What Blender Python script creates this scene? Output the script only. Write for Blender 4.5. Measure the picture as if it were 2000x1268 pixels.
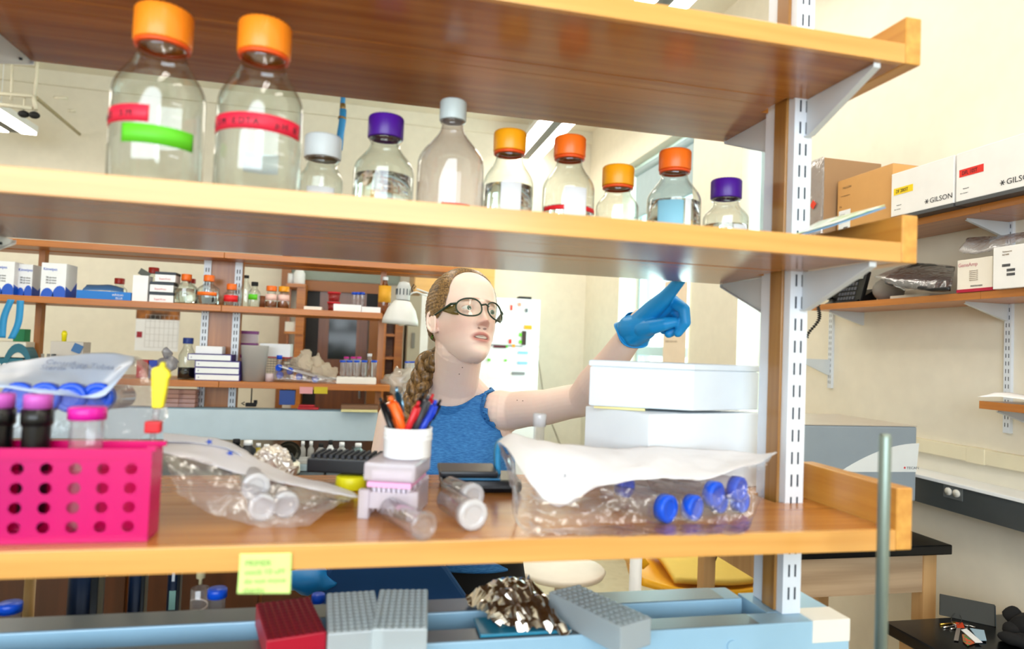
import bpy, bmesh, math, random
from mathutils import Vector, Matrix, noise as mnoise
random.seed(7)
for o in list(bpy.data.objects): bpy.data.objects.remove(o)
SC = bpy.context.scene; COL = SC.collection
PI = math.pi
# ---------------------------------------------------------------- camera, world, light
F = 1302.14; YAW, PIT, ROL = .2196, .0341, .0398
fw = Vector((math.sin(YAW)*math.cos(PIT), math.cos(YAW)*math.cos(PIT), math.sin(PIT)))
rt = Vector((math.cos(YAW), -math.sin(YAW), 0)); up = rt.cross(fw)
rt, up = math.cos(ROL)*rt + math.sin(ROL)*up, -math.sin(ROL)*rt + math.cos(ROL)*up
EYE = Vector((0, 0, 1.4884))
cam = bpy.data.objects.new('camera', bpy.data.cameras.new('camera')); COL.objects.link(cam)
cam.matrix_world = Matrix(((rt.x, up.x, -fw.x, EYE.x), (rt.y, up.y, -fw.y, EYE.y), (rt.z, up.z, -fw.z, EYE.z), (0, 0, 0, 1)))
cam.data.sensor_width = 36; cam.data.lens = F*36/2000; cam.data.clip_start = .05
cam.data.dof.use_dof = True; cam.data.dof.focus_distance = 1.62; cam.data.dof.aperture_fstop = 3.4
SC.camera = cam
SC.view_settings.view_transform = 'Standard'; SC.view_settings.look = 'None'
SC.view_settings.gamma = 1; SC.view_settings.exposure = 0.56
try: SC.view_settings.use_curve_mapping = False
except Exception: pass
SC.cycles.max_bounces = 8; SC.cycles.diffuse_bounces = 4; SC.cycles.glossy_bounces = 4
SC.cycles.transmission_bounces = 8; SC.cycles.transparent_max_bounces = 24
SC.cycles.caustics_reflective = False; SC.cycles.caustics_refractive = False
SC.cycles.sample_clamp_indirect = 6
wd = bpy.data.worlds.new('sky'); SC.world = wd; wd.use_nodes = True
wd.node_tree.nodes['Background'].inputs[0].default_value = (.80, .92, 1, 1)
wd.node_tree.nodes['Background'].inputs[1].default_value = 2.2
def area(name, loc, rot, sx, sy, power, col=(1, 1, 1)):
    l = bpy.data.lights.new(name, 'AREA'); l.shape = 'RECTANGLE'; l.size = sx; l.size_y = sy
    l.energy = power; l.color = col
    o = bpy.data.objects.new(name, l); COL.objects.link(o); o.location = loc; o.rotation_euler = rot
    return o
# daylight in the tall windows behind the camera and in the window wall on the right
area('daylight_rear_window', (-1.2, -2.42, 2.15), (PI/2+.05, 0, 0), 4.2, 1.7, 84, (.84, .92, 1))
area('daylight_right_window', (2.34, 4.66, 2.0), (0, PI/2, 0), 1.9, 1.15, 46, (.86, .95, 1))
area('daylight_corner_window', (2.34, 3.21, 1.9), (0, PI/2, 0), 1.7, .5, 20, (.86, .95, 1))
# light of the ceiling fixtures (each fixture's diffuser is built below)
FIX = [(1.445, 3.0), (1.445, 5.2), (1.445, .4), (-2.62, 4.5), (.2, -.2), (-.35, 2.3)]  # last one, over the aisle, is added out of view to light the woman

# ---------------------------------------------------------------- helpers
def W(px, py, X=None, Y=None, Z=None, D=None):
    d = fw + (px-1000)/F*rt - (py-634)/F*up
    if D is not None: t = D
    elif X is not None: t = X/d.x
    elif Y is not None: t = Y/d.y
    else: t = (Z-EYE.z)/d.z
    return EYE + t*d
def dep(p): return (Vector(p)-EYE).dot(fw)
def lin(h):
    h = h.lstrip('#'); c = [int(h[i:i+2], 16)/255 for i in (0, 2, 4)]
    return tuple((x/12.92 if x <= .04045 else ((x+.055)/1.055)**2.4) for x in c) + (1,)
_m = {}
def P(name, col='#ffffff', rough=.5, metal=0, spec=.5, trans=0, ior=1.45, emit=None, es=0, alpha=1, sss=0, coat=0):
    if name in _m: return _m[name]
    m = bpy.data.materials.new(name); m.use_nodes = True; b = m.node_tree.nodes['Principled BSDF']
    c = lin(col) if isinstance(col, str) else col
    b.inputs['Base Color'].default_value = c; b.inputs['Roughness'].default_value = rough
    b.inputs['Metallic'].default_value = metal; b.inputs['Specular IOR Level'].default_value = spec
    b.inputs['Transmission Weight'].default_value = trans; b.inputs['IOR'].default_value = ior
    b.inputs['Alpha'].default_value = alpha; b.inputs['Coat Weight'].default_value = coat
    if sss:
        b.inputs['Subsurface Weight'].default_value = sss; b.inputs['Subsurface Radius'].default_value = (1, .35, .2); b.inputs['Subsurface Scale'].default_value = .008
    if emit: b.inputs['Emission Color'].default_value = lin(emit); b.inputs['Emission Strength'].default_value = es
    # faint surface unevenness in the tint so that nothing is a dead flat colour
    if not emit:
        nt = m.node_tree; tc = nt.nodes.new('ShaderNodeTexCoord'); n = nt.nodes.new('ShaderNodeTexNoise'); n.inputs['Scale'].default_value = 14
        mx = nt.nodes.new('ShaderNodeMix'); mx.data_type = 'RGBA'; mx.inputs[6].default_value = tuple(x*.93 for x in c[:3])+(1,); mx.inputs[7].default_value = tuple(min(1, x*1.05) for x in c[:3])+(1,)
        nt.links.new(tc.outputs['Object'], n.inputs['Vector']); nt.links.new(n.outputs['Fac'], mx.inputs[0]); nt.links.new(mx.outputs[2], b.inputs['Base Color'])
    _m[name] = m; return m
def WOOD(name, c1, c2, rough=.3, axis=0, scale=1, bump=.02, coat=.25):
    if name in _m: return _m[name]
    m = bpy.data.materials.new(name); m.use_nodes = True; nt = m.node_tree; b = nt.nodes['Principled BSDF']
    tc = nt.nodes.new('ShaderNodeTexCoord'); mp = nt.nodes.new('ShaderNodeMapping')
    s = [70*scale]*3; s[axis] = 3*scale; mp.inputs['Scale'].default_value = s
    n = nt.nodes.new('ShaderNodeTexNoise'); n.inputs['Scale'].default_value = 1; n.inputs['Detail'].default_value = 4
    n2 = nt.nodes.new('ShaderNodeTexNoise'); n2.inputs['Scale'].default_value = .12; n2.inputs['Detail'].default_value = 2
    ad = nt.nodes.new('ShaderNodeMath'); ad.operation = 'ADD'
    cr = nt.nodes.new('ShaderNodeValToRGB'); cr.color_ramp.elements[0].position = .75; cr.color_ramp.elements[0].color = lin(c1)
    cr.color_ramp.elements[1].position = 1.25; cr.color_ramp.elements[1].color = lin(c2)
    mu = nt.nodes.new('ShaderNodeMath'); mu.operation = 'MULTIPLY'; mu.inputs[1].default_value = 1
    L = nt.links.new
    L(tc.outputs['Object'], mp.inputs[0]); L(mp.outputs[0], n.inputs['Vector']); L(mp.outputs[0], n2.inputs['Vector'])
    L(n.outputs['Fac'], ad.inputs[0]); L(n2.outputs['Fac'], ad.inputs[1]); L(ad.outputs[0], mu.inputs[0]); L(mu.outputs[0], cr.inputs[0]); L(cr.outputs[0], b.inputs['Base Color'])
    bp = nt.nodes.new('ShaderNodeBump'); bp.inputs['Strength'].default_value = bump; bp.inputs['Distance'].default_value = .002
    L(n.outputs['Fac'], bp.inputs['Height']); L(bp.outputs[0], b.inputs['Normal'])
    cr.color_ramp.elements[0].position = .38; cr.color_ramp.elements[1].position = .66; mu.inputs[1].default_value = .5
    b.inputs['Roughness'].default_value = rough; b.inputs['Coat Weight'].default_value = coat; b.inputs['Coat Roughness'].default_value = .16
    _m[name] = m; return m
def THIN(name, tint='#ffffff', edge='#8a9698', gloss=1.0, milk=0.0, milkcol='#ffffff', rough=.03, wr=0, edgep=.35):
    """thin clear glass or plastic: mostly see-through, mirror-like by fresnel, darker rim, optional milkiness"""
    if name in _m: return _m[name]
    m = bpy.data.materials.new(name); m.use_nodes = True; nt = m.node_tree; nt.nodes.clear(); L = nt.links.new
    out = nt.nodes.new('ShaderNodeOutputMaterial'); tr = nt.nodes.new('ShaderNodeBsdfTransparent'); gl = nt.nodes.new('ShaderNodeBsdfGlossy'); gl.inputs['Roughness'].default_value = rough
    lw = nt.nodes.new('ShaderNodeLayerWeight'); lw.inputs['Blend'].default_value = edgep
    mc = nt.nodes.new('ShaderNodeMix'); mc.data_type = 'RGBA'; mc.inputs[6].default_value = lin(tint); mc.inputs[7].default_value = lin(edge)
    pw = nt.nodes.new('ShaderNodeMath'); pw.operation = 'POWER'; pw.inputs[1].default_value = 4; lw.inputs['Blend'].default_value = .5
    L(lw.outputs['Facing'], pw.inputs[0]); L(pw.outputs[0], mc.inputs[0]); L(mc.outputs[2], tr.inputs[0])
    fr = nt.nodes.new('ShaderNodeLayerWeight'); fr.inputs['Blend'].default_value = .5
    po = nt.nodes.new('ShaderNodeMath'); po.operation = 'POWER'; po.inputs[1].default_value = 3.5
    mu = nt.nodes.new('ShaderNodeMath'); mu.operation = 'MULTIPLY_ADD'; mu.inputs[1].default_value = gloss*.85; mu.inputs[2].default_value = .09*gloss; mu.use_clamp = True
    L(fr.outputs['Facing'], po.inputs[0]); L(po.outputs[0], mu.inputs[0])
    cur = tr
    if milk > 0:
        df = nt.nodes.new('ShaderNodeBsdfDiffuse'); df.inputs[0].default_value = lin(milkcol)
        tl = nt.nodes.new('ShaderNodeBsdfTranslucent'); tl.inputs[0].default_value = lin(milkcol)
        ms = nt.nodes.new('ShaderNodeMixShader'); ms.inputs[0].default_value = .4; L(df.outputs[0], ms.inputs[1]); L(tl.outputs[0], ms.inputs[2])
        m2 = nt.nodes.new('ShaderNodeMixShader'); m2.inputs[0].default_value = milk; L(tr.outputs[0], m2.inputs[1]); L(ms.outputs[0], m2.inputs[2]); cur = m2
    mx = nt.nodes.new('ShaderNodeMixShader'); L(mu.outputs[0], mx.inputs[0]); L(cur.outputs[0], mx.inputs[1]); L(gl.outputs[0], mx.inputs[2]); L(mx.outputs[0], out.inputs[0])
    if wr:
        tc = nt.nodes.new('ShaderNodeTexCoord'); n = nt.nodes.new('ShaderNodeTexNoise'); n.inputs['Scale'].default_value = 22; n.inputs['Detail'].default_value = 3; n.inputs['Distortion'].default_value = 1.5
        bp = nt.nodes.new('ShaderNodeBump'); bp.inputs['Strength'].default_value = wr; bp.inputs['Distance'].default_value = .01
        L(tc.outputs['Object'], n.inputs['Vector']); L(n.outputs['Fac'], bp.inputs['Height']); L(bp.outputs[0], gl.inputs['Normal']); L(bp.outputs[0], fr.inputs['Normal']); L(bp.outputs[0], lw.inputs['Normal'])
    _m[name] = m; return m
def TILE(name, cols, scale, rough=.6):
    """small-grained speckle, used for floor, foil-like paper, printed pictures"""
    if name in _m: return _m[name]
    m = P(name, cols[0], rough); nt = m.node_tree; b = nt.nodes['Principled BSDF']
    tc = nt.nodes.new('ShaderNodeTexCoord'); v = nt.nodes.new('ShaderNodeTexNoise'); v.inputs['Scale'].default_value = scale
    cr = nt.nodes.new('ShaderNodeValToRGB'); n = len(cols)
    for i, c in enumerate(cols):
        e = cr.color_ramp.elements[i] if i < 2 else cr.color_ramp.elements.new(1)
        e.position = .35+.3*i/(n-1); e.color = lin(c)
    nt.links.new(tc.outputs['Object'], v.inputs['Vector']); nt.links.new(v.outputs['Fac'], cr.inputs[0]); nt.links.new(cr.outputs[0], b.inputs['Base Color'])
    return m

class MB:
    """collects shapes; build() links them as ONE mesh object"""
    def __init__(s): s.v = []; s.f = []; s.sm = []
    def add(s, vs, fs, smooth=False):
        n = len(s.v); s.v += [tuple(v) for v in vs]; s.f += [tuple(i+n for i in f) for f in fs]; s.sm += [smooth]*len(fs); return s
    def box(s, c, d, R=None, bev=0):
        x, y, z = (k/2 for k in d)
        if bev:
            bm = bmesh.new(); bmesh.ops.create_cube(bm, size=1)
            for v in bm.verts: v.co = Vector((v.co.x*d[0], v.co.y*d[1], v.co.z*d[2]))
            bmesh.ops.bevel(bm, geom=list(bm.edges), offset=min(bev, min(d)*.45), segments=2, profile=.6, affect='EDGES')
            bm.verts.ensure_lookup_table(); vs = [v.co.copy() for v in bm.verts]; fs = [[v.index for v in f.verts] for f in bm.faces]; bm.free()
        else:
            vs = [Vector((a*x, b*y, e*z)) for a in (-1, 1) for b in (-1, 1) for e in (-1, 1)]
            fs = [(0, 1, 3, 2), (4, 6, 7, 5), (0, 4, 5, 1), (2, 3, 7, 6), (0, 2, 6, 4), (1, 5, 7, 3)]
        if R: vs = [R @ v for v in vs]
        c = Vector(c); return s.add([v+c for v in vs], fs)
    def bx(s, x0, x1, y0, y1, z0, z1, bev=0):
        return s.box(((x0+x1)/2, (y0+y1)/2, (z0+z1)/2), (abs(x1-x0), abs(y1-y0), abs(z1-z0)), bev=bev)
    def lathe(s, prof, c=(0, 0, 0), n=32, R=None, rib=0, a0=0, a1=2*PI, smooth=True):
        full = abs(a1-a0-2*PI) < 1e-6; m = n if full else n+1; vs = []; fs = []; c = Vector(c)
        for j, (r, z) in enumerate(prof):
            for i in range(m):
                a = a0+(a1-a0)*i/n; rr = r*(1-(rib if i % 2 else 0)) if r > 1e-5 else 0
                v = Vector((rr*math.cos(a), rr*math.sin(a), z)); vs.append((R @ v if R else v)+c)
        for j in range(len(prof)-1):
            for i in range(n):
                k = (i+1) % m; a, b, e, f = j*m+i, j*m+k, (j+1)*m+k, (j+1)*m+i; fs.append((a, b, e, f))
        return s.add(vs, fs, smooth)
    def cyl(s, p, q, r, r2=None, n=20, caps=True, smooth=True):
        p, q = Vector(p), Vector(q); d = q-p; R = d.to_track_quat('Z', 'Y').to_matrix(); r2 = r if r2 is None else r2; h = d.length
        pr = [(r, 0), (r2, h)]
        if caps: s.lathe([(0, 0), (r, 0)], p, n, R, smooth=False); s.lathe([(r2, h), (0, h)], p, n, R, smooth=False)
        return s.lathe(pr, p, n, R, smooth=smooth)
    def tube(s, pts, rad, n=8, caps=True, closed=False, smooth=True, flat=None):
        pts = [Vector(p) for p in pts]; m = len(pts); rads = rad if isinstance(rad, (list, tuple)) else [rad]*m; vs = []; fs = []
        t0 = (pts[1]-pts[0]).normalized(); nrm = t0.orthogonal().normalized() if flat is None else Vector(flat)
        for i, p in enumerate(pts):
            a = pts[(i-1) % m if closed else max(i-1, 0)]; b = pts[(i+1) % m if closed else min(i+1, m-1)]
            t = (b-a).normalized(); nrm = (nrm-t*nrm.dot(t)); nrm = nrm.normalized() if nrm.length > 1e-6 else t.orthogonal().normalized(); bn = t.cross(nrm)
            for k in range(n):
                an = 2*PI*k/n; vs.append(p+rads[i]*(math.cos(an)*nrm+math.sin(an)*bn))
        for i in range(m if closed else m-1):
            for k in range(n):
                j = (i+1) % m; fs.append((i*n+k, i*n+(k+1) % n, j*n+(k+1) % n, j*n+k))
        if caps and not closed: fs.append(tuple(range(n-1, -1, -1))); fs.append(tuple((m-1)*n+k for k in range(n)))
        return s.add(vs, fs, smooth)
    def prism(s, poly, vec):
        """closed polygon (3D points) extruded by vec"""
        n = len(poly); vec = Vector(vec); a = [Vector(p) for p in poly]; vs = a+[p+vec for p in a]
        fs = [tuple(range(n-1, -1, -1)), tuple(range(n, 2*n))]+[(i, (i+1) % n, n+(i+1) % n, n+i) for i in range(n)]
        return s.add(vs, fs)
    def quad(s, a, b, c, d): return s.add([a, b, c, d], [(0, 1, 2, 3)])
    def sheet(s, rows, smooth=True):
        m = len(rows[0]); vs = [p for r in rows for p in r]; fs = [(j*m+i, j*m+i+1, (j+1)*m+i+1, (j+1)*m+i) for j in range(len(rows)-1) for i in range(m-1)]
        return s.add(vs, fs, smooth)
    def ball(s, c, r, n=16, sc=(1, 1, 1), R=None):
        vs = []; fs = []; m = n//2
        for j in range(m+1):
            for i in range(n):
                a = 2*PI*i/n; b = PI*j/m; v = Vector((r*sc[0]*math.sin(b)*math.cos(a), r*sc[1]*math.sin(b)*math.sin(a), r*sc[2]*math.cos(b)))
                vs.append((R @ v if R else v)+Vector(c))
        for j in range(m):
            for i in range(n): fs.append((j*n+i, (j+1)*n+i, (j+1)*n+(i+1) % n, j*n+(i+1) % n))
        return s.add(vs, fs, True)
    def build(s, name, mat, parent=None, origin=None, rotz=0, solid=0, bevel=0, sub=0, weld=True, label=None, off=0):
        me = bpy.data.meshes.new(name); o3 = Vector(origin) if origin is not None else Vector((0, 0, 0))
        me.from_pydata([Vector(v)-o3 for v in s.v], [], s.f); me.polygons.foreach_set('use_smooth', s.sm)
        bm = bmesh.new(); bm.from_mesh(me)
        if weld: bmesh.ops.remove_doubles(bm, verts=list(bm.verts), dist=2e-5)
        bmesh.ops.recalc_face_normals(bm, faces=list(bm.faces)); bm.to_mesh(me); bm.free()
        me.materials.append(mat); o = bpy.data.objects.new(name, me); COL.objects.link(o)
        if parent: o.parent = parent; o.location = o3
        else: o.location = o3
        o.rotation_euler.z = rotz
        if solid:
            q = o.modifiers.new('thickness', 'SOLIDIFY'); q.thickness = solid; q.offset = off
        if bevel:
            q = o.modifiers.new('edge', 'BEVEL'); q.width = bevel; q.segments = 2; q.limit_method = 'ANGLE'; q.angle_limit = .9
        if sub:
            q = o.modifiers.new('subd', 'SUBSURF'); q.levels = sub; q.render_levels = sub
        if label: o['label'] = label
        return o
def tag(o, label, cat, group=None, kind=None):
    if label: o['label'] = label
    if cat: o['category'] = cat
    if group: o['group'] = group
    if kind: o['kind'] = kind
    return o
def thing(name, label, cat, loc=(0, 0, 0), rotz=0, group=None):
    o = bpy.data.objects.new(name, None); COL.objects.link(o); o.location = loc; o.rotation_euler = (0, 0, rotz); o.empty_display_size = .05
    return tag(o, label, cat, group)
def soften_edge(o, it=10):
    bm = bmesh.new(); bm.from_mesh(o.data); bd_ = {}
    for e in bm.edges:
        if e.is_boundary:
            for a, b in ((0, 1), (1, 0)): bd_.setdefault(e.verts[a].index, []).append(e.verts[b].index)
    bm.verts.ensure_lookup_table()
    for _ in range(it):
        new = {i: (bm.verts[i].co*2+sum((bm.verts[j].co for j in n), Vector()))/(2+len(n)) for i, n in bd_.items()}
        for i, c in new.items(): bm.verts[i].co = c
    bm.to_mesh(o.data); bm.free(); return o
def struct(name, mb, mat, **k):
    o = mb.build(name, mat, **k)
    if not k.get('parent'): o['kind'] = 'structure'
    return o
def copy_tree(o, parent=None):
    c = o.copy(); COL.objects.link(c); c.parent = parent
    for ch in list(o.children): copy_tree(ch, c)
    return c
def text(parent, s, size, loc, rot, mat, name='lettering', ext=.0002, align='LEFT', sx=1):
    cu = bpy.data.curves.new(name, 'FONT'); cu.body = s; cu.size = size; cu.extrude = ext; cu.align_x = align; cu.resolution_u = 3
    q = bpy.data.objects.new('q', cu); COL.objects.link(q)
    me = bpy.data.meshes.new_from_object(q.evaluated_get(bpy.context.evaluated_depsgraph_get())); bpy.data.objects.remove(q)
    me.materials.clear(); me.materials.append(mat)
    o = bpy.data.objects.new(name, me); COL.objects.link(o); o.parent = parent; o.location = loc; o.rotation_euler = rot; o.scale = (sx, 1, 1)
    return o
def resamp(pts, n, smooth=True):
    pts = [Vector(p) for p in pts]
    L = [0]
    for a, b in zip(pts, pts[1:]): L.append(L[-1]+(b-a).length)
    out = []
    for k in range(n):
        t = L[-1]*k/(n-1); i = max(0, min(len(pts)-2, next((j for j in range(len(L)-1) if L[j+1] >= t-1e-9), len(L)-2)))
        u = (t-L[i])/max(1e-9, L[i+1]-L[i]); p0, p1, p2, p3 = pts[max(i-1, 0)], pts[i], pts[i+1], pts[min(i+2, len(pts)-1)]
        if smooth: q = .5*((2*p1)+(-p0+p2)*u+(2*p0-5*p1+4*p2-p3)*u*u+(-p0+3*p1-3*p2+p3)*u**3)
        else: q = p1.lerp(p2, u)
        out.append(q)
    return out
def loft(lines, n=40, m=5, wr=.002, seed=0, wf=30):
    """cloth or film through several outlines; wr = wrinkle height"""
    R = [resamp(l, n) for l in lines]; cols = [resamp([r[i] for r in R], (len(R)-1)*m+1) for i in range(n)]
    rows = [[cols[i][j] for i in range(n)] for j in range(len(cols[0]))]
    if wr:
        for r in rows:
            for i, p in enumerate(r):
                d = mnoise.noise_vector(p*wf+Vector((seed, 0, 0)))+.6*mnoise.noise_vector(p*wf*2.7+Vector((0, seed, 0)))
                r[i] = p+d*wr
    return rows
# ---------------------------------------------------------------- materials
oak = WOOD('honey_oak_shaded', '#99591f', '#c2823a', .24, 0, 1)  # planks browner than their front edge: underside shade put into the colour
oak_lit = WOOD('oak_edge_lit', '#cb9148', '#dfab60', .28, 0, 1)  # same oak made lighter: light falling on the front edges is painted in
oak_end = WOOD('honey_oak_end', '#bd7f34', '#d9a24c', .3, 1, 1)
oak_v = WOOD('honey_oak_upright', '#93642a', '#b98b46', .34, 2, 1)
darkoak = WOOD('brown_oak', '#6b3a14', '#8a4f1f', .4, 2, .5)
ash = WOOD('pale_ash', '#8e7459', '#cdb393', .5, 0, .4, coat=0)
ash_v = WOOD('pale_ash_leg', '#b98f5c', '#cfa673', .5, 2, .5, coat=0)
wallm = P('cream_wall_paint', '#e8e1d0', .75, spec=.25)
ceilm = P('ceiling_paint', '#e6e0cf', .8, spec=.2)
white = P('white_plastic', '#eef0f2', .4)
rail = P('white_rail_enamel', '#dfe6ee', .3, spec=.6)
slot = P('slot_shadow', '#1e2b38', .8)
brk = P('bracket_enamel', '#cfd6da', .35, spec=.6)
black = P('black_plastic', '#0c0d0f', .35)
blackmat = P('black_matte', '#101113', .7)
benchm = P('black_resin_bench', '#08090b', .22)
bluegrey = P('blue_grey_enamel', '#9cc3da', .3, spec=.6)
bluegrey2 = P('pale_blue_grey_enamel', '#bccfda', .35)
steel = P('worn_steel', '#7d8785', .32, 1)
chrome = P('chrome', '#d5d5d5', .15, 1)
orange = P('orange_cap_plastic', '#f2701a', .35)
orange2 = P('light_orange_cap_plastic', '#f58a1f', .35)
yellowc = P('amber_cap_plastic', '#f0a010', .35)
purple = P('purple_cap_plastic', '#4a1590', .35)
palecap = P('pale_cap_plastic', '#dfe8ea', .4)
bluecap = P('blue_cap_plastic', '#0a50d2', .3)
redcap = P('dark_red_cap', '#a82314', .4)
glass = THIN('bottle_glass', '#f6faf8', '#8d9997', 1.0)
glassd = THIN('tinted_glass', '#c8ccc0', '#555c55', .8, milk=.1, milkcol='#8a8a80')
clearp = THIN('clear_tube_plastic', '#f8f6f8', '#a9a4ac', .9, milk=.10, rough=.08, edgep=.35)
frost = THIN('frosted_plastic', '#f2f2f2', '#c8c8c8', .4, milk=.6, milkcol='#e6e4e0', rough=.3)
film = THIN('bag_film', '#fdfdfe', '#e6e4ec', .9, milk=.07, milkcol='#e8e4ea', rough=.07, wr=.5, edgep=.3)
film2 = THIN('bag_film_cloudy', '#fafafd', '#dcdae4', .9, milk=.2, milkcol='#fbf9fd', rough=.1, wr=.5, edgep=.3)
paper = P('white_paper', '#f1f2f5', .8, spec=.2)
foam = P('white_styrofoam', '#e8eff4', .75, spec=.3)
redtape = P('red_tape', '#d8213f', .5); greentape = P('green_tape', '#58c01e', .5); ink = P('dark_ink', '#23232b', .7)
foil = P('kitchen_foil', '#efe9e0', .42, .85)
redp = P('red_plastic', '#b5102c', .4)
water = P('clear_liquid', '#f4faf8', .02, trans=1, ior=1.33)
labelm = P('white_label', '#eef2f4', .6)

# ---------------------------------------------------------------- the room
XW, YB, YR, XL, ZC = 2.1, 6.17, -2.5, -4.2, 3.62
struct('floor', MB().bx(XL, XW+.4, YR, YB+.3, -.1, 0), TILE('beige_linoleum', ['#c9bd9f', '#cfc4a8', '#c2b698'], 9, .35))
struct('ceiling', MB().bx(XL, XW+.4, YR, YB+.3, ZC, ZC+.1), ceilm)
struct('wall_back', MB().bx(XL, XW+.4, YB, YB+.15, 0, ZC), wallm)
struct('wall_left', MB().bx(XL-.15, XL, YR, YB, 0, ZC), wallm)
w = MB()   # right wall with two window openings (far one Y 4.05-5.3, near one Y 2.96-3.46)
w.bx(XW, XW+.3, YR, 2.96, 0, ZC); w.bx(XW, XW+.3, 3.46, 4.05, 0, ZC); w.bx(XW, XW+.3, 5.3, YB, 0, ZC)
for a, b in ((2.96, 3.46), (4.05, 5.3)): w.bx(XW, XW+.3, a, b, 0, 1.0); w.bx(XW, XW+.3, a, b, 3.05, ZC)
struct('wall_right', w, wallm)
w = MB(); w.bx(XL, -3.4, YR-.15, YR, 0, ZC); w.bx(1.0, XW+.3, YR-.15, YR, 0, ZC); w.bx(-3.4, 1.0, YR-.15, YR, 0, 1.2); w.bx(-3.4, 1.0, YR-.15, YR, 3.05, ZC)
struct('wall_rear', w, wallm)
struct('trim_1', MB().bx(XL, XW, YB-.03, YB, 3.5, ZC), ceilm)
struct('baseboard_right', MB().bx(XW-.012, XW, YR, YB, 0, .1), P('dark_vinyl_base', '#3d3a36', .5))
struct('baseboard_back', MB().bx(XL, XW-.012, YB-.012, YB, 0, .1), P('dark_vinyl_base'))
winfr = P('window_frame_enamel', '#b9d0d6', .4)
def window(n, y0, y1, zs, z0=1.0, z1=3.05, cols=1):
    f = MB(); X = XW+.2; t = .045
    f.bx(X-.03, X+.03, y0, y0+t, z0, z1); f.bx(X-.03, X+.03, y1-t, y1, z0, z1); f.bx(X-.03, X+.03, y0+t, y1-t, z0, z0+t); f.bx(X-.03, X+.03, y0+t, y1-t, z1-t, z1)
    for z in zs: f.bx(X-.035, X+.035, y0+t, y1-t, z-.035, z+.035)
    for k in range(1, cols): y = y0+(y1-y0)*k/cols; f.bx(X-.03, X+.03, y-.025, y+.025, z0+t, z1-t)
    o = struct('window_%d' % n, f, winfr)
    MB().bx(X-.004, X+.004, y0+t, y1-t, z0+t, z1-t).build('pane', THIN('window_pane', '#eefaf6', '#c8e6e2', .8), parent=o)
    MB().bx(XW-.06, XW+.17, y0+.005, y1-.005, z0, z0+.025).build('window_sill', P('sill_white', '#e8ecec', .5), parent=o)
window(1, 4.05, 5.3, (1.5, 2.3), cols=2); window(2, 2.96, 3.46, (1.47, 2.35))
# a rolled fabric blind high in each window
for y0, y1, z in ((4.1, 5.25, 2.62), (3.0, 3.42, 2.1)):
    b = MB(); b.bx(XW+.1, XW+.104, y0, y1, z, 3.02); b.cyl((XW+.1, y0, z), (XW+.1, y1, z), .012); b.cyl((XW+.1, y0, 3.0), (XW+.1, y1, 3.0), .03)
    tag(b.build('window_blind', P('blue_grey_blind', '#a9bcc4', .8)), 'blue grey roller blind drawn down in the '+('wide far window by the corner' if y0 > 4 else 'narrow window behind the rack post'), 'blind')
# tree outside the windows
t = thing('tree', 'green leafy tree outside the windows', 'tree', (5.2, 4.6, 0))
MB().cyl((0, 0, 0), (0, 0, 2.2), .14, .09).build('trunk', P('bark', '#5a4a3a', .9), t)
cr = MB()
for k in range(26):
    a = random.uniform(0, 6.28); q = random.uniform(0, 1.3); cr.ball((q*math.cos(a), q*1.3*math.sin(a), 2.2+random.uniform(-1.1, 1.2)), random.uniform(.35, .6), 10)
cr.build('crown', TILE('tree_leaves', ['#4f9a62', '#a8dcae', '#e6f6e2'], 6, .9), t)
# door in the back wall, with a dark pane
d = MB(); p0 = W(620, 700, Y=YB).x; p1 = W(716, 700, Y=YB).x
zd = W(660, 572, Y=YB).z
g0 = W(640, 700, Y=YB).x; g1 = W(694, 700, Y=YB).x; gz0 = W(665, 702, Y=YB).z; gz1 = zd-.12
d.bx(p0, g0, YB-.06, YB-.005, 0, zd); d.bx(g1, p1, YB-.06, YB-.005, 0, zd); d.bx(g0, g1, YB-.06, YB-.005, 0, gz0); d.bx(g0, g1, YB-.06, YB-.005, gz1, zd)
do = struct('door_1', d, darkoak)
MB().bx(g0, g1, YB-.04, YB-.03, gz0, gz1).build('pane', P('dark_glass', '#1c2624', .1), parent=do)
MB().box((g1+.05, YB-.075, 1.05), (.02, .03, .14), bev=.006).build('door_handle', chrome, parent=do)
x0 = W(548, 600, Y=YB-.05).x; x1 = W(566, 600, Y=YB-.05).x; xe = W(742, 600, Y=YB-.05).x
fr = MB(); fr.bx(x0, x1, YB-.1, YB, 0, 2.75); fr.bx(p1+.01, xe, YB-.1, YB, 0, zd+.09); fr.bx(x1, p1+.01, YB-.1, YB, zd, zd+.09)
struct('trim_2', fr, P('door_frame_wood', '#9c5f22', .4))
struct('door_2', MB().bx(W(598, 600, Y=YB).x, p0, YB-.05, YB-.005, 0, zd), P('dark_doorway_panel', '#17110d', .5))
struct('trim_3', MB().bx(x1+.0, W(780, 560, Y=YB).x, YB-.03, YB, zd+.1, 2.6), P('grey_green_transom', '#93a095', .5))

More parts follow.
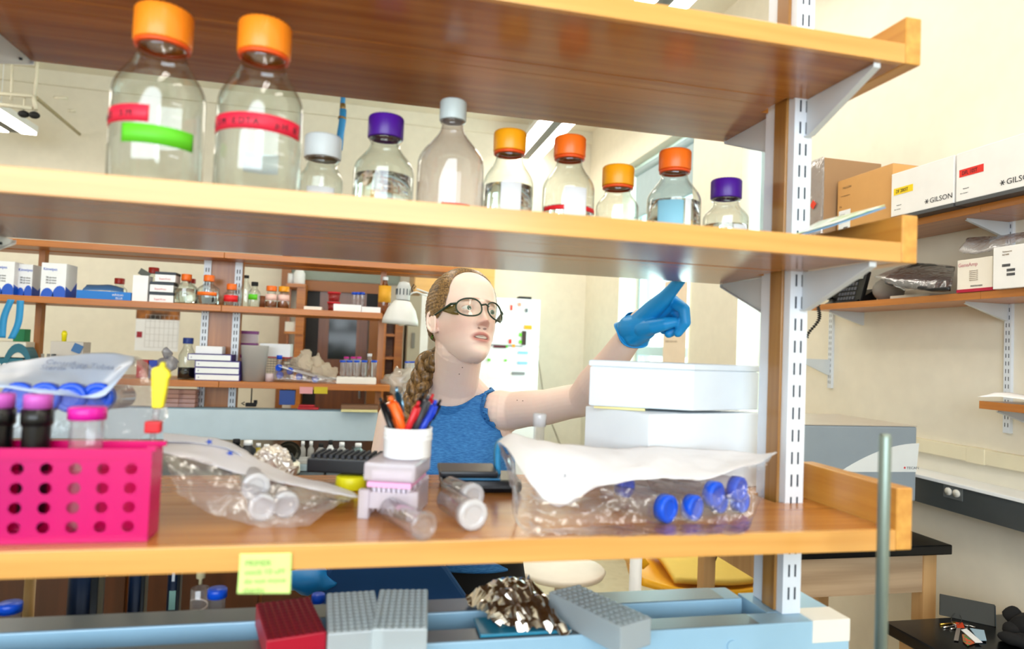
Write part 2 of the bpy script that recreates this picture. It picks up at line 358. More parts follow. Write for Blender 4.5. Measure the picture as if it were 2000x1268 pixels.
# ---------------------------------------------------------------- linear ceiling lights
def fixture(x, y, z, L=2.15, label=''):
    t = thing('ceiling_light', label, 'lamp', (x, y, z), 0, 'long strip lights under the ceiling')
    MB().bx(-.145, .145, -L/2, L/2, .02, .075, bev=.01).build('housing', white, t)
    for q in (-.092, .092): MB().bx(q-.048, q+.048, -L/2+.02, L/2-.02, .0, .019).build('diffuser', P('lit_diffuser', '#ffffff', emit='#fff6e8', es=9), t)
    MB().bx(-.04, .04, -L/2+.02, L/2-.02, .004, .0195).build('gap_shade_strip', P('gap_shade_grey', '#6f706c', .7), t)  # dark strip added to paint shade into the gap between the diffusers
    for s in (-1, 1): MB().cyl((0, s*L*.4, .07), (0, s*L*.4, ZC-z), .003, n=6).build('hanger', white, t)
    return t
labs = [0] and ['lit strip light hanging over the aisle, seen behind the amber capped bottles', 'lit strip light hanging beside its twin over the aisle, nearer the windows']
for i, (x, y) in enumerate(FIX):
    fixture(x, y, 3.3 if x > -2 else 2.95, L=2.15 if x > -2 else 2.4, label=('lit twin strip light over the window side, cut by the upper picture edge', 'lit twin strip light farther back, behind the amber capped bottle', '', 'lit strip light by the pipes at upper left')[i] if i in (0, 1, 3) else 'lit strip light hanging unseen under the ceiling of the room')

# ---------------------------------------------------------------- near rack: uprights, brackets, three shelves
ZB, ZM, ZT, TH = 1.28, 1.6401, 1.8954, .0252     # top faces of bottom, middle, top shelf
Y0, YS, Y1, XE = .7114, .8914, 1.0714, .6825
XLF = -1.15
def rack_shelf(z, label, e0, e1, end=True, xl=XLF):
    t = thing('wall_shelf', label, 'shelf', (0, 0, z))
    cut = XE-.024 if end else XE
    # the planks are notched round the upright
    for ya, yb in ((Y0, YS-.0006), (YS+.0006, Y1)):
        m = MB(); fr = ya == Y0
        n0, n1 = .590, .640
        if fr: m.bx(xl, cut, ya+.009, yb-.03, -TH+.0006, 0); m.bx(xl, n0, yb-.03, yb, -TH, 0); m.bx(n1, cut, yb-.03, yb, -TH, 0)
        else: m.bx(xl, cut, ya+.03, yb, -TH, 0); m.bx(xl, n0, ya, ya+.03, -TH, 0); m.bx(n1, cut, ya, ya+.03, -TH, 0)
        m.build('plank', oak, t)
    MB().bx(xl, cut, Y0, Y0+.0088, -TH, 0, bev=.0008).build('lit_edge_strip', oak_lit, t)
    MB().bx(XE-.0235, XE, Y0, YS+.01, -TH, e0, bev=.002).build('end_board', oak_end, t)
    MB().bx(XE-.0235, XE, YS+.012, Y1, -TH, e1, bev=.002).build('end_board', oak_end, t)
    return t
rack_shelf(ZT, 'top honey oak shelf of the near rack, above the bottles', .036, .036)
rack_shelf(ZM, 'middle honey oak shelf of the near rack, carrying the capped glass bottles', .036, .036)
rack_shelf(ZB, 'bottom honey oak shelf of the near rack, with the sticky note on its edge', .052, .03)
def upright(x, label, ztop=2.35, zbot=1.1226):
    t = thing('rack_upright', label, 'post', (x, 0, 0))
    MB().bx(-.0185, .016, YS-.0215, YS+.0085, zbot, ztop, bev=.0015).build('post', oak_v, t)
    for s in (-1, 1):
        r = MB(); ya = YS+(-.0217 if s < 0 else .0087); yb = YS+s*.0362
        r.bx(-.0145, .0145, ya, yb, zbot, ztop)
        ra = r.build('slotted_rail', rail, t)
        sl = MB(); z = zbot+.02
        while z < ztop-.03:
            for q in (-.0050, .0050): sl.bx(q-.0014, q+.0014, yb-.0005*s, yb+.0002*s, z, z+.0175)
            z += .0322
        sl.build('slot', slot, ra)['kind'] = 'stuff'
    return t
UX = .6175
upright(UX, 'wood post with white slotted rails, between the two styrofoam boxes and the instrument')
upright(-.62, 'wood post with white slotted rails carrying the other end of the near rack')
def bracket(x, z, s, label, L=.135, H=.055):
    """s=-1 towards the camera, +1 away"""
    y = YS+s*.0364; a = (x, y, z); m = MB()
    pl = [(x-.001, y, z), (x-.001, y+s*L, z), (x-.001, y+s*L, z-.006), (x-.001, y+s*.012, z-H), (x-.001, y, z-H)]
    m.prism(pl, (.002, 0, 0))
    fl = [(x-.005, y+s*(L+.001), z-.0005), (x-.005, y+s*(L+.001), z-.0065), (x-.005, y+s*.012, z-H-.001), (x-.005, y, z-H-.001), (x-.005, y, z-H+.0005), (x-.005, y+s*.0115, z-H+.0005), (x-.005, y+s*(L-.001), z-.0055)]
    m.prism(fl, (.010, 0, 0))
    o = m.build('shelf_bracket', brk); tag(o, label, 'bracket', 'shelf brackets of the near rack')
    sc = MB()
    for k in (.35, .78): sc.cyl((x+.001, y+s*L*k, z-.004-(1-k)*H*.55), (x+.004, y+s*L*k, z-.004-(1-k)*H*.55), .002, n=8)
    sc.build('screw', slot, o)
zt, zm, zb = ZT-TH-.0003, ZM-TH-.0003, ZB-TH-.0003
bracket(UX+.006, zt, -1, 'grey white bracket under the top shelf, front of the right post'); bracket(UX-.003, zt, 1, 'bracket under the top shelf, behind the right post')
bracket(UX+.006, zm, -1, 'grey white bracket under the middle shelf, front of the right post'); bracket(UX-.003, zm, 1, 'bracket under the middle shelf, behind the right post')
bracket(-.48, zt, 1, 'dim bracket tip under the top shelf at its far left', L=.14); bracket(-.497, zm, 1, 'bracket tip under the middle shelf at its far left', L=.16)
# ---------------------------------------------------------------- near bench, service channel, ring stand rod
b = MB(); b.bx(-1.6, .69, .12, 1.42, .875, .912, bev=.004)
t = thing('lab_bench', 'black topped island bench under the near rack', 'bench', (0, 0, 0))
b.build('worktop', benchm, t)
c = MB(); c.bx(-1.5, .66, .2, 1.38, .0, .874); c.build('cabinet', darkoak, t)
t = thing('service_channel', 'pale blue grey metal cable trough running below the bottom shelf', 'trough', (0, 0, 1.122))
g = MB(); x0, x1 = -1.4, .692
g.bx(x0, x1, .8275, .865, -.095, 0, bev=.002); g.bx(x0, .58, .92, .968, -.095, 0, bev=.002); g.bx(x0, .58, .865, .92, -.095, -.045); g.bx(.585, x1, .865, .94, -.095, 0); g.bx(-.66, -.58, .865, .92, -.045, 0)
g.build('trough_body', bluegrey, t)
MB().bx(.632, .6925, .8268, .872, -.03, .0012, bev=.001).build('end_cap', P('cream_plate', '#e9e6dc', .4), t)
MB().bx(x0, .55, .829, .863, 0.0002, .0008).build('cover_strip', P('brushed_grey_cover', '#7b8288', .3, .6), t)
MB().bx(x0, .55, .922, .966, 0.0002, .0008).build('cover_strip', P('brushed_grey_cover'), t)
o = MB(); p = W(1430, 1262, Y=.8275); o.cyl((p.x, .8274, p.z-1.122), (p.x, .8255, p.z-1.122), .008)
o.build('port_cover', bluegrey, t)
t = thing('ring_stand', 'weathered steel rod of a ring stand before the right end of the bottom shelf', 'rod')
pr = W(1729, 848, D=.74); pb = W(1705, 1266, D=.74)
MB().tube([(pr.x, pr.y, .915), (pr.x, pr.y, pr.z-.004), (pr.x, pr.y, pr.z)], [.0064, .0064, .0052], n=16).build('rod', P('weathered_steel', '#8b9a92', .42, .7), t)
MB().box((pr.x-.02, pr.y-.05, .92), (.15, .2, .014), bev=.004).build('base_plate', P('grey_cast_base', '#5b6062', .5), t)

# ---------------------------------------------------------------- right wall: slotted rails, shelves, raceway, ledge
XS = 1.88
def wall_shelf(z, y0, y1, label, xs=XS, seam=None, nm='wall_shelf'):
    t = thing(nm, label, 'shelf', (0, 0, z)); e = [y0]+([seam] if seam else [])+[y1]
    for a, b in zip(e, e[1:]): MB().bx(xs, XW-.012, a+.0005, b-.0005, -.024, 0, bev=.001).build('plank', WOOD('wall_shelf_oak', '#a96424', '#c8803a', .35, 1, 1), t)
    return t
zs1 = W(2000, 381, X=XS).z; zs2 = 1.7215; zs3 = 1.38
wall_shelf(zs1, .6, 2.62, 'upper oak wall shelf holding the white and brown cartons', seam=W(1915, 395, X=XS).y)
wall_shelf(zs2, .6, 2.52, 'long oak wall shelf holding the telephone and the black bagged packet', seam=W(1915, 580, X=XS).y)
wall_shelf(zs3, .6, 1.712, 'short low oak wall shelf with a paper lying on it')
for x, y, lab, zlo, zhi in ((0, 2.66, 'far wall rail, behind the telephone shelf', 1.36, 1.995), (0, 1.80, 'wall rail with rows of slots, at the seam of the wall shelves', 1.27, 1.995)):
    t = thing('wall_rail', 'white slotted '+lab, 'rail', (XW-.0001, y, 0))
    MB().bx(-.0118, 0, -.0125, .0125, zlo, zhi).build('rail_strip', rail, t)
    s = MB(); z = zlo+.02
    while z < zhi-.03:
        for q in (-.0052, .0052): s.bx(-.0122, -.0115, q-.0012, q+.0012, z, z+.0135)
        z += .0254
    s.build('slot', slot, t)['kind'] = 'stuff'
def wbr(y, z, label, L=.17, H=.055):
    x = XW-.013; m = MB(); m.prism([(x, y-.001, z), (x-L, y-.001, z), (x-L, y-.001, z-.008), (x-.01, y-.001, z-H), (x, y-.001, z-H)], (0, .002, 0))
    m.prism([(x-L, y-.006, z-.0075), (x-.01, y-.006, z-H-.001), (x-.01, y-.006, z-H+.001), (x-L, y-.006, z-.0055)], (0, .012, 0))
    tag(m.build('shelf_bracket', brk), label, 'bracket', 'brackets of the wall shelves')
for y, q in ((1.80, 'at the slotted rail'), (2.45, 'near its far end')):
    wbr(y, zs1-.0245, 'bracket under the upper wall shelf '+q); wbr(y, zs2-.0245, 'bracket under the telephone shelf '+q)
wbr(1.68, zs3-.0245, 'bracket under the short low wall shelf, near its end'); wbr(2.66, 1.49, 'bare bracket low on the far wall rail, holding nothing', H=.07)
# raceway and ledge
t = thing('cable_raceway', 'cream plastic cable raceway along the right wall', 'raceway', (XW, 0, 1.18))
MB().bx(-.03, 0, .7, 2.55, -.025, .025, bev=.004).build('cover', P('cream_raceway', '#efe5c6', .45), t); MB().bx(-.033, 0, 1.86, 1.93, -.027, .027, bev=.003).build('joint_clip', P('cream_raceway'), t)
t = thing('service_ledge', 'long white topped grey metal service ledge with a power outlet, on the right wall', 'ledge', (XW, 0, 0))
MB().bx(-.13, 0, .7, 2.6, 1.078, 1.09, bev=.002).build('top', white, t)
MB().bx(-.12, 0, .7, 2.6, .99, 1.0775).build('fascia', P('brushed_steel_fascia', '#6f7476', .35, .7), t)
yo = W(1862, 962, X=XW-.12).y; zo = W(1862, 962, X=XW-.12).z
ot = MB(); ot.box((-.1215, yo, zo), (.003, .075, .045), bev=.004); otl = ot.build('outlet_plate', P('outlet_steel', '#8a8f90', .35, .6), t)
for q in (-.016, .016): MB().lathe([(0, .004), (.013, .004), (.013, 0)], (-.123, yo+q, zo), 16, Matrix.Rotation(-PI/2, 3, 'Y')).build('socket', P('socket_ivory', '#e5e2d8', .5), otl)
# ---------------------------------------------------------------- instrument desk and lower black table
def desk(name, x0, x1, y0, y1, zt, label, leg=.085, apron=.13, topt=.032, amat=None):
    t = thing(name, label, 'table', (0, 0, 0))
    MB().bx(x0, x1, y0, y1, zt-topt, zt, bev=.004).build('tabletop', benchm, t); i = .03
    for a in (x0+i, x1-i-leg):
        for b in (y0+i, y1-i-leg): MB().bx(a, a+leg, b, b+leg, 0, zt-topt-.0005, bev=.003).build('leg', ash_v, t)
    MB().bx(x0+i+leg, x1-i-leg, y0+i+.006, y0+i+.03, zt-topt-apron, zt-topt-.0005).build('front_apron', ash, t)
    MB().bx(x0+i+.006, x0+i+.03, y0+i+leg, y1-i-leg, zt-topt-apron, zt-topt-.0005).build('side_apron', ash_v, t)
    MB().bx(x1-i-.03, x1-i-.006, y0+i+leg, y1-i-leg, zt-topt-apron, zt-topt-.0005).build('side_apron', ash_v, t)
    return t
desk('instrument_desk', 1.295, 1.912, 1.828, 2.45, .9, 'black topped pale wood desk carrying the grey instrument', leg=.05)
desk('low_table', 1.545, 2.085, .75, 1.712, .72, 'lower black topped table with the keys on it', leg=.055, apron=.06)
# grey analyser with a pale swoosh
xa, xb, ya, yb = 1.16, 1.806, 1.87, 2.24; zt_ = W(1794, 834, Y=ya).z; zb_ = .903
t = thing('plate_reader', 'large grey laboratory instrument with a pale curved stripe on the desk', 'instrument', (0, 0, 0))
MB().bx(xa, xb, ya, yb, zb_+.13, zt_, bev=.006).build('casing', P('instrument_grey', '#8d9aa4', .35), t)
MB().bx(xa, xb, ya+.0, yb, zt_+.0002, zt_+.003).build('top_cover', P('instrument_top', '#b5ada0', .4), t)
MB().bx(xa, xb-.012, ya+.012, yb, zb_, zb_+.1295).build('base', blackmat, t)
zw0 = W(1780, 922, Y=ya).z; top = []
for k in range(13):
    u = k/12; px = 1640+(1795-1640)*u; py = 922-(922-866)*math.sin(u*PI/2)**.9
    q = W(px, py, Y=ya); top.append((q.x, ya-.0008, max(q.z, zw0)))
poly = top+[(xb, ya-.0008, zw0)]
MB().add(poly, [tuple(range(len(poly)))]).build('swoosh_panel', P('instrument_pale', '#dfe5e6', .35), t, weld=False)
q = W(1770, 914, Y=ya)
text(t, 'TECAN', .0115, (q.x, ya-.0014, q.z-.004), (PI/2, 0, 0), P('logo_grey', '#5b636b', .5), sx=1.3)
MB().box((q.x-.007, ya-.0014, q.z+.0005), (.006, .0006, .006), Matrix.Rotation(PI/4, 3, 'Y')).build('logo_mark', P('logo_red', '#d3202c', .5), t)
def wbox(px0, px1, yb_px, yt_px, x, depth, zbase, name, label, mat, group=None, cat='box', bev=.002, h=None):
    """carton on the right wall shelf: its long side faces -X; px0<px1, far end first"""
    ya = W(px1, yb_px, X=x).y; yb = W(px0, yb_px, X=x).y
    hh = h if h else W(px1, yt_px, X=x).z-zbase
    t = thing(name, label, cat, (x, (ya+yb)/2, zbase), group=group); w = yb-ya
    MB().bx(0, depth, -w/2, w/2, 0, hh, bev=bev).build('body', mat, t)
    return t, w, hh
kraft = P('kraft_board', '#d19d5e', .7); kraft2 = P('dull_kraft', '#a5835f', .7)
wcard = P('white_glossy_board', '#eceae8', .35)
RZ = (PI/2, 0, -PI/2)     # lettering on a face that looks towards -X
zc = zs1+.0004
gx = 1.832
for i, (a, b, yt, tapecol, tw, lab) in enumerate(((1740, 1863, 293, '#f4cf12', 'DF 200ST', 'white pipette box with a yellow label strip, beside the brown carton'), (1866, 2028, 245, '#e02a20', 'DFL 10ST', 'white pipette box with a red label strip, at the right edge of the upper shelf'))):
    ya = W(b, 390, X=gx).y; yb = W(a, 390, X=gx).y; w = yb-ya-.003; hh = .168
    t = thing('pipette_box', lab, 'box', (gx, (ya+yb)/2, zc), group='white pipette boxes on the upper wall shelf')
    m = MB(); m.bx(0, .2, -w/2, w/2, .012, hh, bev=.002); m.build('lid', wcard, t)
    MB().bx(-.001, .2, -w/2-.0005, w/2+.0005, .0, .0118).build('base', P('grey_tray', '#4b4d50', .5), t)
    y = w/2-.012
    MB().bx(-.0008, 0, y-.085, y, .088, .112).build('label_strip', P('strip%d' % i, tapecol, .5), t)
    text(t, tw, .018, (-.0012, y-.010, .0935), RZ, ink, sx=.75)
    text(t, 'GILSON', .024, (-.0006, y-w*.60, .030), RZ, P('logo_black', '#2a2a2e', .6), sx=1.05)
    text(t, 'Pipetman DF', .004, (-.0006, y-.014, .048), RZ, P('logo_black'), sx=1); text(t, 'Gilson  100-1000 ul', .0035, (-.0006, y-.004, .034), RZ, P('logo_black'))
    lm = MB(); cy = y-w*.60+.012
    for k in range(6): an = k*PI/3; lm.cyl((-.0006, cy, .038), (-.0006, cy+.008*math.cos(an), .038+.008*math.sin(an)), .0011, n=5)
    lm.build('logo_mark', P('logo_black'), t)
t, w, h = wbox(1635, 1742, 425, 345, 1.85, .17, zc, 'cardboard_box', 'light brown printed carton with a white address label, on the upper wall shelf', kraft, h=.215)
MB().bx(-.0007, 0, w/2-.075, w/2-.01, .004, h*.42).build('shipping_label', labelm, t)
text(t, 'FALCON', .012, (-.0008, w/2-.03, h*.82), RZ, P('printed_brown', '#7b6245', .7)); text(t, 'TAL', .009, (-.0008, w/2-.012, h*.48), RZ, P('printed_brown')); text(t, '2 x serological pipettes', .0055, (-.0008, w/2-.02, h*.68), RZ, P('printed_brown'))
text(t, 'LOT 0214', .006, (-.0012, w/2-.02, h*.33), RZ, ink)
bc = MB()
for k in range(14): bc.bx(-.0012, -.0008, w/2-.062+k*.0017, w/2-.062+k*.0017+(.0006 if k % 3 else .001), .012, .022)
bc.build('barcode', ink, t)
MB().bx(.01, .16, -w/2+.01, w/2-.01, h+.0003, h+.004).build('flap', kraft2, t)
q0 = W(1580, 430, X=1.80); q1 = W(1637, 430, X=1.80)
t = thing('cardboard_box', 'dull brown carton wrapped in clear plastic film beside the slotted upright', 'box', (1.80, 2.47, zc)); w = .24; h = W(1637, 297, X=1.8).z-zc
MB().bx(0, .27, -w/2, w/2, 0, h, bev=.003).build('body', kraft2, t)
s = MB(); rr = []
for j in range(9): rr.append([Vector((-.004+.003*mnoise.noise(Vector((i*.7, j*.7, 3))), w/2+.003-(w+.006)*i/14, .004+(h)*j/8)) for i in range(15)])
s.sheet(rr); s.build('plastic_wrap', film2, t, solid=.0003)
qq = W(1590, 400, X=1.796); MB().box((-.009, qq.y-t.location.y, qq.z-zc), (.001, .028, .028), Matrix.Rotation(PI/4, 3, 'X')).build('hazard_diamond', P('red_diamond', '#e23b1e', .5), t)
# telephone shelf
zc = zs2+.0004
t, w, h = wbox(1869, 1938, 562, 500, 1.875, .16, zc, 'reagent_box', 'cream box with pink script lettering and a dark red base, beside the barcode box', P('cream_board', '#ebe3d6', .55))
MB().bx(-.001, .161, -w/2-.001, w/2+.001, 0, .01).build('base_band', P('crimson_band', '#b01538', .5), t)
text(t, 'GeneAmp', .017, (-.0008, w/2-.004, h*.78), RZ, P('pink_script', '#c98a90', .6)); text(t, 'INVITROGEN', .007, (-.0008, w/2-.05, .016), RZ, ink)
for k in range(6): text(t, 'Reagent kit store at -20 C', .0042, (-.0008, w/2-.045, h*.62-.006*k), RZ, P('printed_brown'), sx=.7)
t, w, h = wbox(1939, 2035, 557, 470, 1.86, .17, zc, 'reagent_box', 'white carton with barcodes on the telephone shelf, at the right picture edge', wcard)
bc = MB()
for r, (yy, zz) in enumerate(((.03, .065), (.045, .05), (.045, .037))):
    for k in range(12): bc.bx(-.001, -.0005, w/2-yy-k*.0022-.0012, w/2-yy-k*.0022, zz, zz+.008)
bc.build('barcode', ink, t); text(t, 'Technical kit', .006, (-.0008, w/2-.03, h*.85), RZ, P('printed_brown')); text(t, 'Ref 4480', .006, (-.0008, w/2-.03, h*.78), RZ, P('printed_brown'))
# clear bag on the boxes
X_ = 1.87
rows = loft([[W(1872, 492, X=X_), W(1900, 496, X=X_), W(1942, 488, X=X_), W(1995, 470, X=X_)], [W(1885, 470, X=X_+.03), W(1910, 478, X=X_+.03), W(1950, 468, X=X_+.03), W(2000, 462, X=X_+.03)],
             [W(1890, 464, X=X_+.13), W(1920, 462, X=X_+.13), W(1955, 460, X=X_+.13), W(2010, 452, X=X_+.13)]], 24, 5, .004, 3, 60)
for r in rows:
    for v in r: v.z = max(v.z, zc+.085)
tag(MB().sheet(rows).build('plastic_bag', film2, solid=.0004), 'empty crinkled clear bag lying on the cream and barcode boxes', 'bag')
# black packet in a clear sleeve
X_ = 1.87; zc2 = zs2+.002
def R_(px, py, x): return W(px, py, X=x)
t = thing('bagged_packet', 'black packet in a clear plastic sleeve hanging over the telephone shelf edge', 'packet', (0, 0, 0))
rows = loft([[R_(1742, 560, 1.86), R_(1790, 566, 1.86), R_(1856, 572, 1.86)], [R_(1730, 548, 1.885), R_(1790, 552, 1.885), R_(1858, 556, 1.885)], [R_(1785, 518, 2.03), R_(1830, 524, 2.03), R_(1864, 528, 2.03)]], 20, 5, .003, 5)
def floorz(rows, z):
    for r in rows:
        for v in r: v.z = max(v.z, z)
    return rows
MB().sheet(floorz(rows, zc2+.004)).build('black_packet', P('black_foil_bag', '#1b1c20', .3), t, solid=.012, off=1)
rows = loft([[R_(1716, 545, 1.85), R_(1780, 572, 1.85), R_(1812, 581, 1.85), R_(1858, 572, 1.85)], [R_(1712, 538, 1.86), R_(1790, 545, 1.87), R_(1860, 548, 1.87)], [R_(1780, 512, 2.04), R_(1830, 516, 2.04), R_(1866, 520, 2.04)]], 24, 5, .003, 8)
MB().sheet(floorz(rows, zc2+.018)).build('clear_sleeve', film, t, solid=.0004)
t = thing('cream_box', 'flat cream box lying behind the black packet', 'box', (1.95, W(1775, 575, X=1.95).y, zc)); MB().bx(0, .12, -.09, .09, 0, .018, bev=.002).build('body', P('cream_board'), t)
# grey bag behind the phone
tag(MB().ball((2.0, W(1728, 560, X=2.0).y-.02, zc+.048), .05, 20, (1.3, .9, .95)).build('grey_pouch', P('grey_fabric', '#8f8b86', .7)), 'rounded grey pouch behind the telephone', 'pouch')
# telephone
pp = W(1650, 570, X=1.93); t = thing('telephone', 'black desk telephone with keypad and coiled cord on the wall shelf', 'telephone', (1.93, pp.y, zc), 0)
Rp = Matrix.Rotation(-1.3, 3, 'Y')
MB().box((.02, 0, .066), (.13, .19, .02), Rp, bev=.006).build('phone_body', black, t)
MB().prism([(-.03, -.09, 0), (.075, -.09, 0), (.075, -.09, .06)], (0, .18, 0)).build('stand', black, t)
kk = MB()
for i in range(6):
    for j in range(5): kk.box(Vector((.02, 0, .066))+Rp @ Vector((-.05+.02*j, .03-.0165*i, .011)), (.013, .011, .004), Rp, bev=.001)
kk.build('keypad', P('charcoal_keys', '#54565e', .5), t)
MB().box(Vector((.02, 0, .066))+Rp @ Vector((.045, -.05, .0115)), (.03, .06, .003), Rp).build('display', P('phone_display', '#b8bdb8', .3), t)
h = MB(); h.tube([Vector((.02, 0, .066))+Rp @ Vector(v) for v in ((-.05, .07, .02), (-.03, .07, .034), (.03, .07, .034), (.055, .07, .02))], .013, 10); h.build('handset', black, t)
co = []
for k in range(150):
    u = k/149; a = u*2*PI*17; cx = W(1597-6*u+16*math.sin(u*5)*u, 590+70*u, X=1.84)
    if u < .12: cx = cx.lerp(Vector((1.86, cx.y, zc+.02)), 1-u/.12)
    co.append(cx-Vector((1.93, pp.y, zc))+Vector((.006*math.cos(a), .006*math.sin(a), 0)))
MB().tube(co, .0028, 5).build('coiled_cord', black, t)
# paper on the low shelf
rows = loft([[(1.86, 1.70, zs3+.012), (1.87, 1.6, zs3+.018), (1.86, 1.4, zs3+.006)], [(1.97, 1.705, zs3+.03), (1.97, 1.6, zs3+.022), (1.97, 1.4, zs3+.02)], [(2.06, 1.7, zs3+.012), (2.06, 1.6, zs3+.008), (2.06, 1.4, zs3+.01)]], 16, 4, .002, 2)
tag(MB().sheet(floorz(rows, zs3+.002)).build('paper_sheet', paper, solid=.0004), 'curled white paper lying on the short low wall shelf', 'paper')
# keys on the low table
zt2 = .7204; k0 = W(1875, 1238, Z=zt2)
t = thing('key_bunch', 'bunch of keys with coloured tags on the black low table', 'keys', (k0.x, k0.y, zt2))
def K(px, py, dz=.002): v = W(px, py, Z=zt2+dz); return v-Vector((k0.x, k0.y, zt2))
MB().tube([K(1868+10*math.cos(a), 1214+9*math.sin(a)) + Vector((0, 0, .004+.008*max(0, -math.sin(a)))) for a in [i*PI/10 for i in range(20)]], .0009, 6, closed=True).build('key_ring', chrome, t)
brass = P('brass', '#c9a24a', .3, 1)
def key(a, b, mat):
    p, q = K(*a), K(*b); m = MB(); d = (q-p); m.cyl(p, q, .0025, n=8); m.cyl(q-Vector((0, 0, .001)), q+Vector((0, 0, .0015)), .009, n=14)
    n = d.normalized(); sd = Vector((-n.y, n.x, 0))
    for k in (.1, .2, .32): m.box(p+d*k+sd*.003, (.003, .004, .002))
    m.build('key', mat, t)
key((1836, 1220), (1866, 1217), brass); key((1842, 1226), (1868, 1222), chrome); key((1856, 1229), (1872, 1226), chrome); key((1905, 1226), (1888, 1221), chrome)
def tagq(pts, mat, nm='key_tag', dz=.003):
    MB().prism([K(x, y, dz) for x, y in pts], (0, 0, .0015)).build(nm, mat, t)
tagq([(1866, 1217), (1880, 1217), (1884, 1227), (1870, 1228)], P('tag_red', '#c8401a', .5)); tagq([(1868, 1228), (1876, 1228), (1872, 1252), (1863, 1251)], P('tag_grey', '#a89f98', .4, .6))
tagq([(1877, 1231), (1888, 1229), (1919, 1256), (1905, 1256)], white, dz=.006); tagq([(1879, 1240), (1893, 1240), (1905, 1257), (1890, 1262), (1881, 1254)], TILE('tag_multicolour', ['#2d8a58', '#d2492c', '#3c7a4a'], 60, .5), dz=.002)
tagq([(1894, 1228), (1922, 1232), (1927, 1252), (1912, 1252)], P('tag_pale_blue', '#9db9cc', .4), dz=.004)
# black triangular case and dark jackets
q = W(1905, 1215, Z=zt2)
t = thing('eyewear_case', 'black folded triangular case behind the keys', 'case', (q.x+.0, q.y+.03, zt2), -.8)
MB().prism([(-.07, -.03, 0), (-.07, .045, 0), (-.07, .005, .056)], (.14, 0, 0)).build('case_body', P('black_leather', '#1f2320', .55), t, bevel=.002)
MB().prism([(.0703, -.028, .002), (.0703, .043, .002), (.0703, .005, .052)], (.0015, 0, 0)).build('end_flap', P('dark_teal_leather', '#0e2b3a', .6), t)
m = MB()
for c, r, s in ((W(1990, 1232, Z=.74), .035, (1.1, .9, .9)), (W(1983, 1205, Z=.76), .025, (.9, 1, 1.3)), (W(1985, 1252, Z=.735), .04, (1.2, .8, .5)), (W(2012, 1230, Z=.75), .05, (.9, 1, .8))): m.ball(c, r, 18, s)
for i, v in enumerate(m.v): p = Vector(v); d = mnoise.noise_vector(p*22)*.016; m.v[i] = (p.x+d.x, p.y+d.y, max(zt2+.001, p.z+d.z))
tag(m.build('jacket', P('black_cloth', '#0a0a0c', .85)), 'heap of black clothing on the low table at the right edge', 'jacket')
# ---------------------------------------------------------------- glass reagent bottles
def bottle_prof(R, r, H, hc):
    """outer body outline, base to neck top"""
    hn = H-hc; sh = H*.52-.25*(hc-.02)
    p = [(0, .003), (R*.8, .0015), (R*.93, 0), (R, .005), (R, sh*.55), (R, sh)]
    for k in range(1, 11):
        u = k/10; p.append((r+(R-r)*(.5+.5*math.cos(PI*u**1.12)), sh+(hn-.007-sh)*u))
    p += [(r, hn-.004), (r*1.13, hn-.003), (r*1.13, hn), (r, hn+.001), (r*.96, hn+hc*.6)]
    return p
def gl_bottle(px, ytop, capw, bodyw, Y, capm, label, tapes=(), liquid=0, ring=None, sq=False, caph=.62, mat=None, z=ZM, group='glass bottles with screw caps on the middle shelf', name='reagent_bottle', marks=True, liqm=None, capx=1, blab=None):
    b = W(px, ytop, Y=Y); D = dep(b); k = D/F*.985
    rc = capw*k/2*capx; R = bodyw*k/2; H = b.z-z; hc = 2*rc*caph; r = rc*.80
    t = thing(name, label, 'bottle', (b.x, Y, z+.0002), group=group)
    pr = bottle_prof(R, r, H, hc); MB().lathe(pr, n=40).build('glass_body', mat or glass, t)
    MB().lathe([(0, H-.0005), (rc*.93, H), (rc, H-.0025), (rc, H-hc+.001), (rc*.985, H-hc), (r*1.01, H-hc)], n=56, rib=.045).build('screw_cap', capm, t)
    if ring: MB().lathe([(r*1.02, H-hc-.0045), (r*1.19, H-hc-.004), (r*1.19, H-hc-.0008), (r*1.02, H-hc-.0004)], n=32).build('pour_ring', ring, t)
    if liquid:
        zl = liquid*H; pl = [(0, .0045)]+[(q*.955, max(h, .005)) for q, h in pr[1:] if h < zl]+[(0, 0)]
        rl = pl[-2][0]; pl = pl[:-1]+[(rl, zl), (0, zl)]
        MB().lathe(pl, n=32).build('liquid', liqm or water, t)
    for (z0, z1, a0, a1, m, *rest) in tapes:
        tm = MB().lathe([(R*1.008, z0*H), (R*1.008, z1*H)], n=24, a0=math.radians(a0), a1=math.radians(a1)).build('tape_band', m, t, solid=.0003)
        if rest:
            hh = (z1-z0)*H; n = len(rest[0]); a = math.radians(a0+6)
            for ch in rest[0]:
                if ch != ' ':
                    lt = text(t, ch, hh*.55, (R*1.016*math.cos(a), R*1.016*math.sin(a), z0*H+hh*.3), (PI/2, 0, a+PI/2), ink)
                a += hh*.42/R
    if marks:
        g = MB()   # printed graduation panel
        for q in range(5): g.lathe([(R*1.004, H*(.15+.07*q)), (R*1.004, H*(.153+.07*q))], n=6, a0=math.radians(-60), a1=math.radians(-48), smooth=True)
        g.build('graduation_mark', P('print_white', '#f3f6f6', .6), t)['kind'] = 'stuff'
    return t
rr_ = P('orange_pour_ring', '#e2521a', .4)
lb = labelm
G = gl_bottle
G(322, 25, 107, 168, .775, orange2, 'large empty bottle, light orange cap, red and green tape, leftmost on the middle shelf', ((.31, .40, -175, -85, redtape, 'NaCl 5M'), (.20, .30, -118, -28, greentape)), ring=rr_)
G(519, 50, 101, 160, .775, orange2, 'large empty bottle, light orange cap, one long red tape, second on the middle shelf', ((.33, .42, -172, -18, redtape, '0.5M EDTA  pH 8'), (.20, .32, 70, 120, labelm)), ring=rr_)
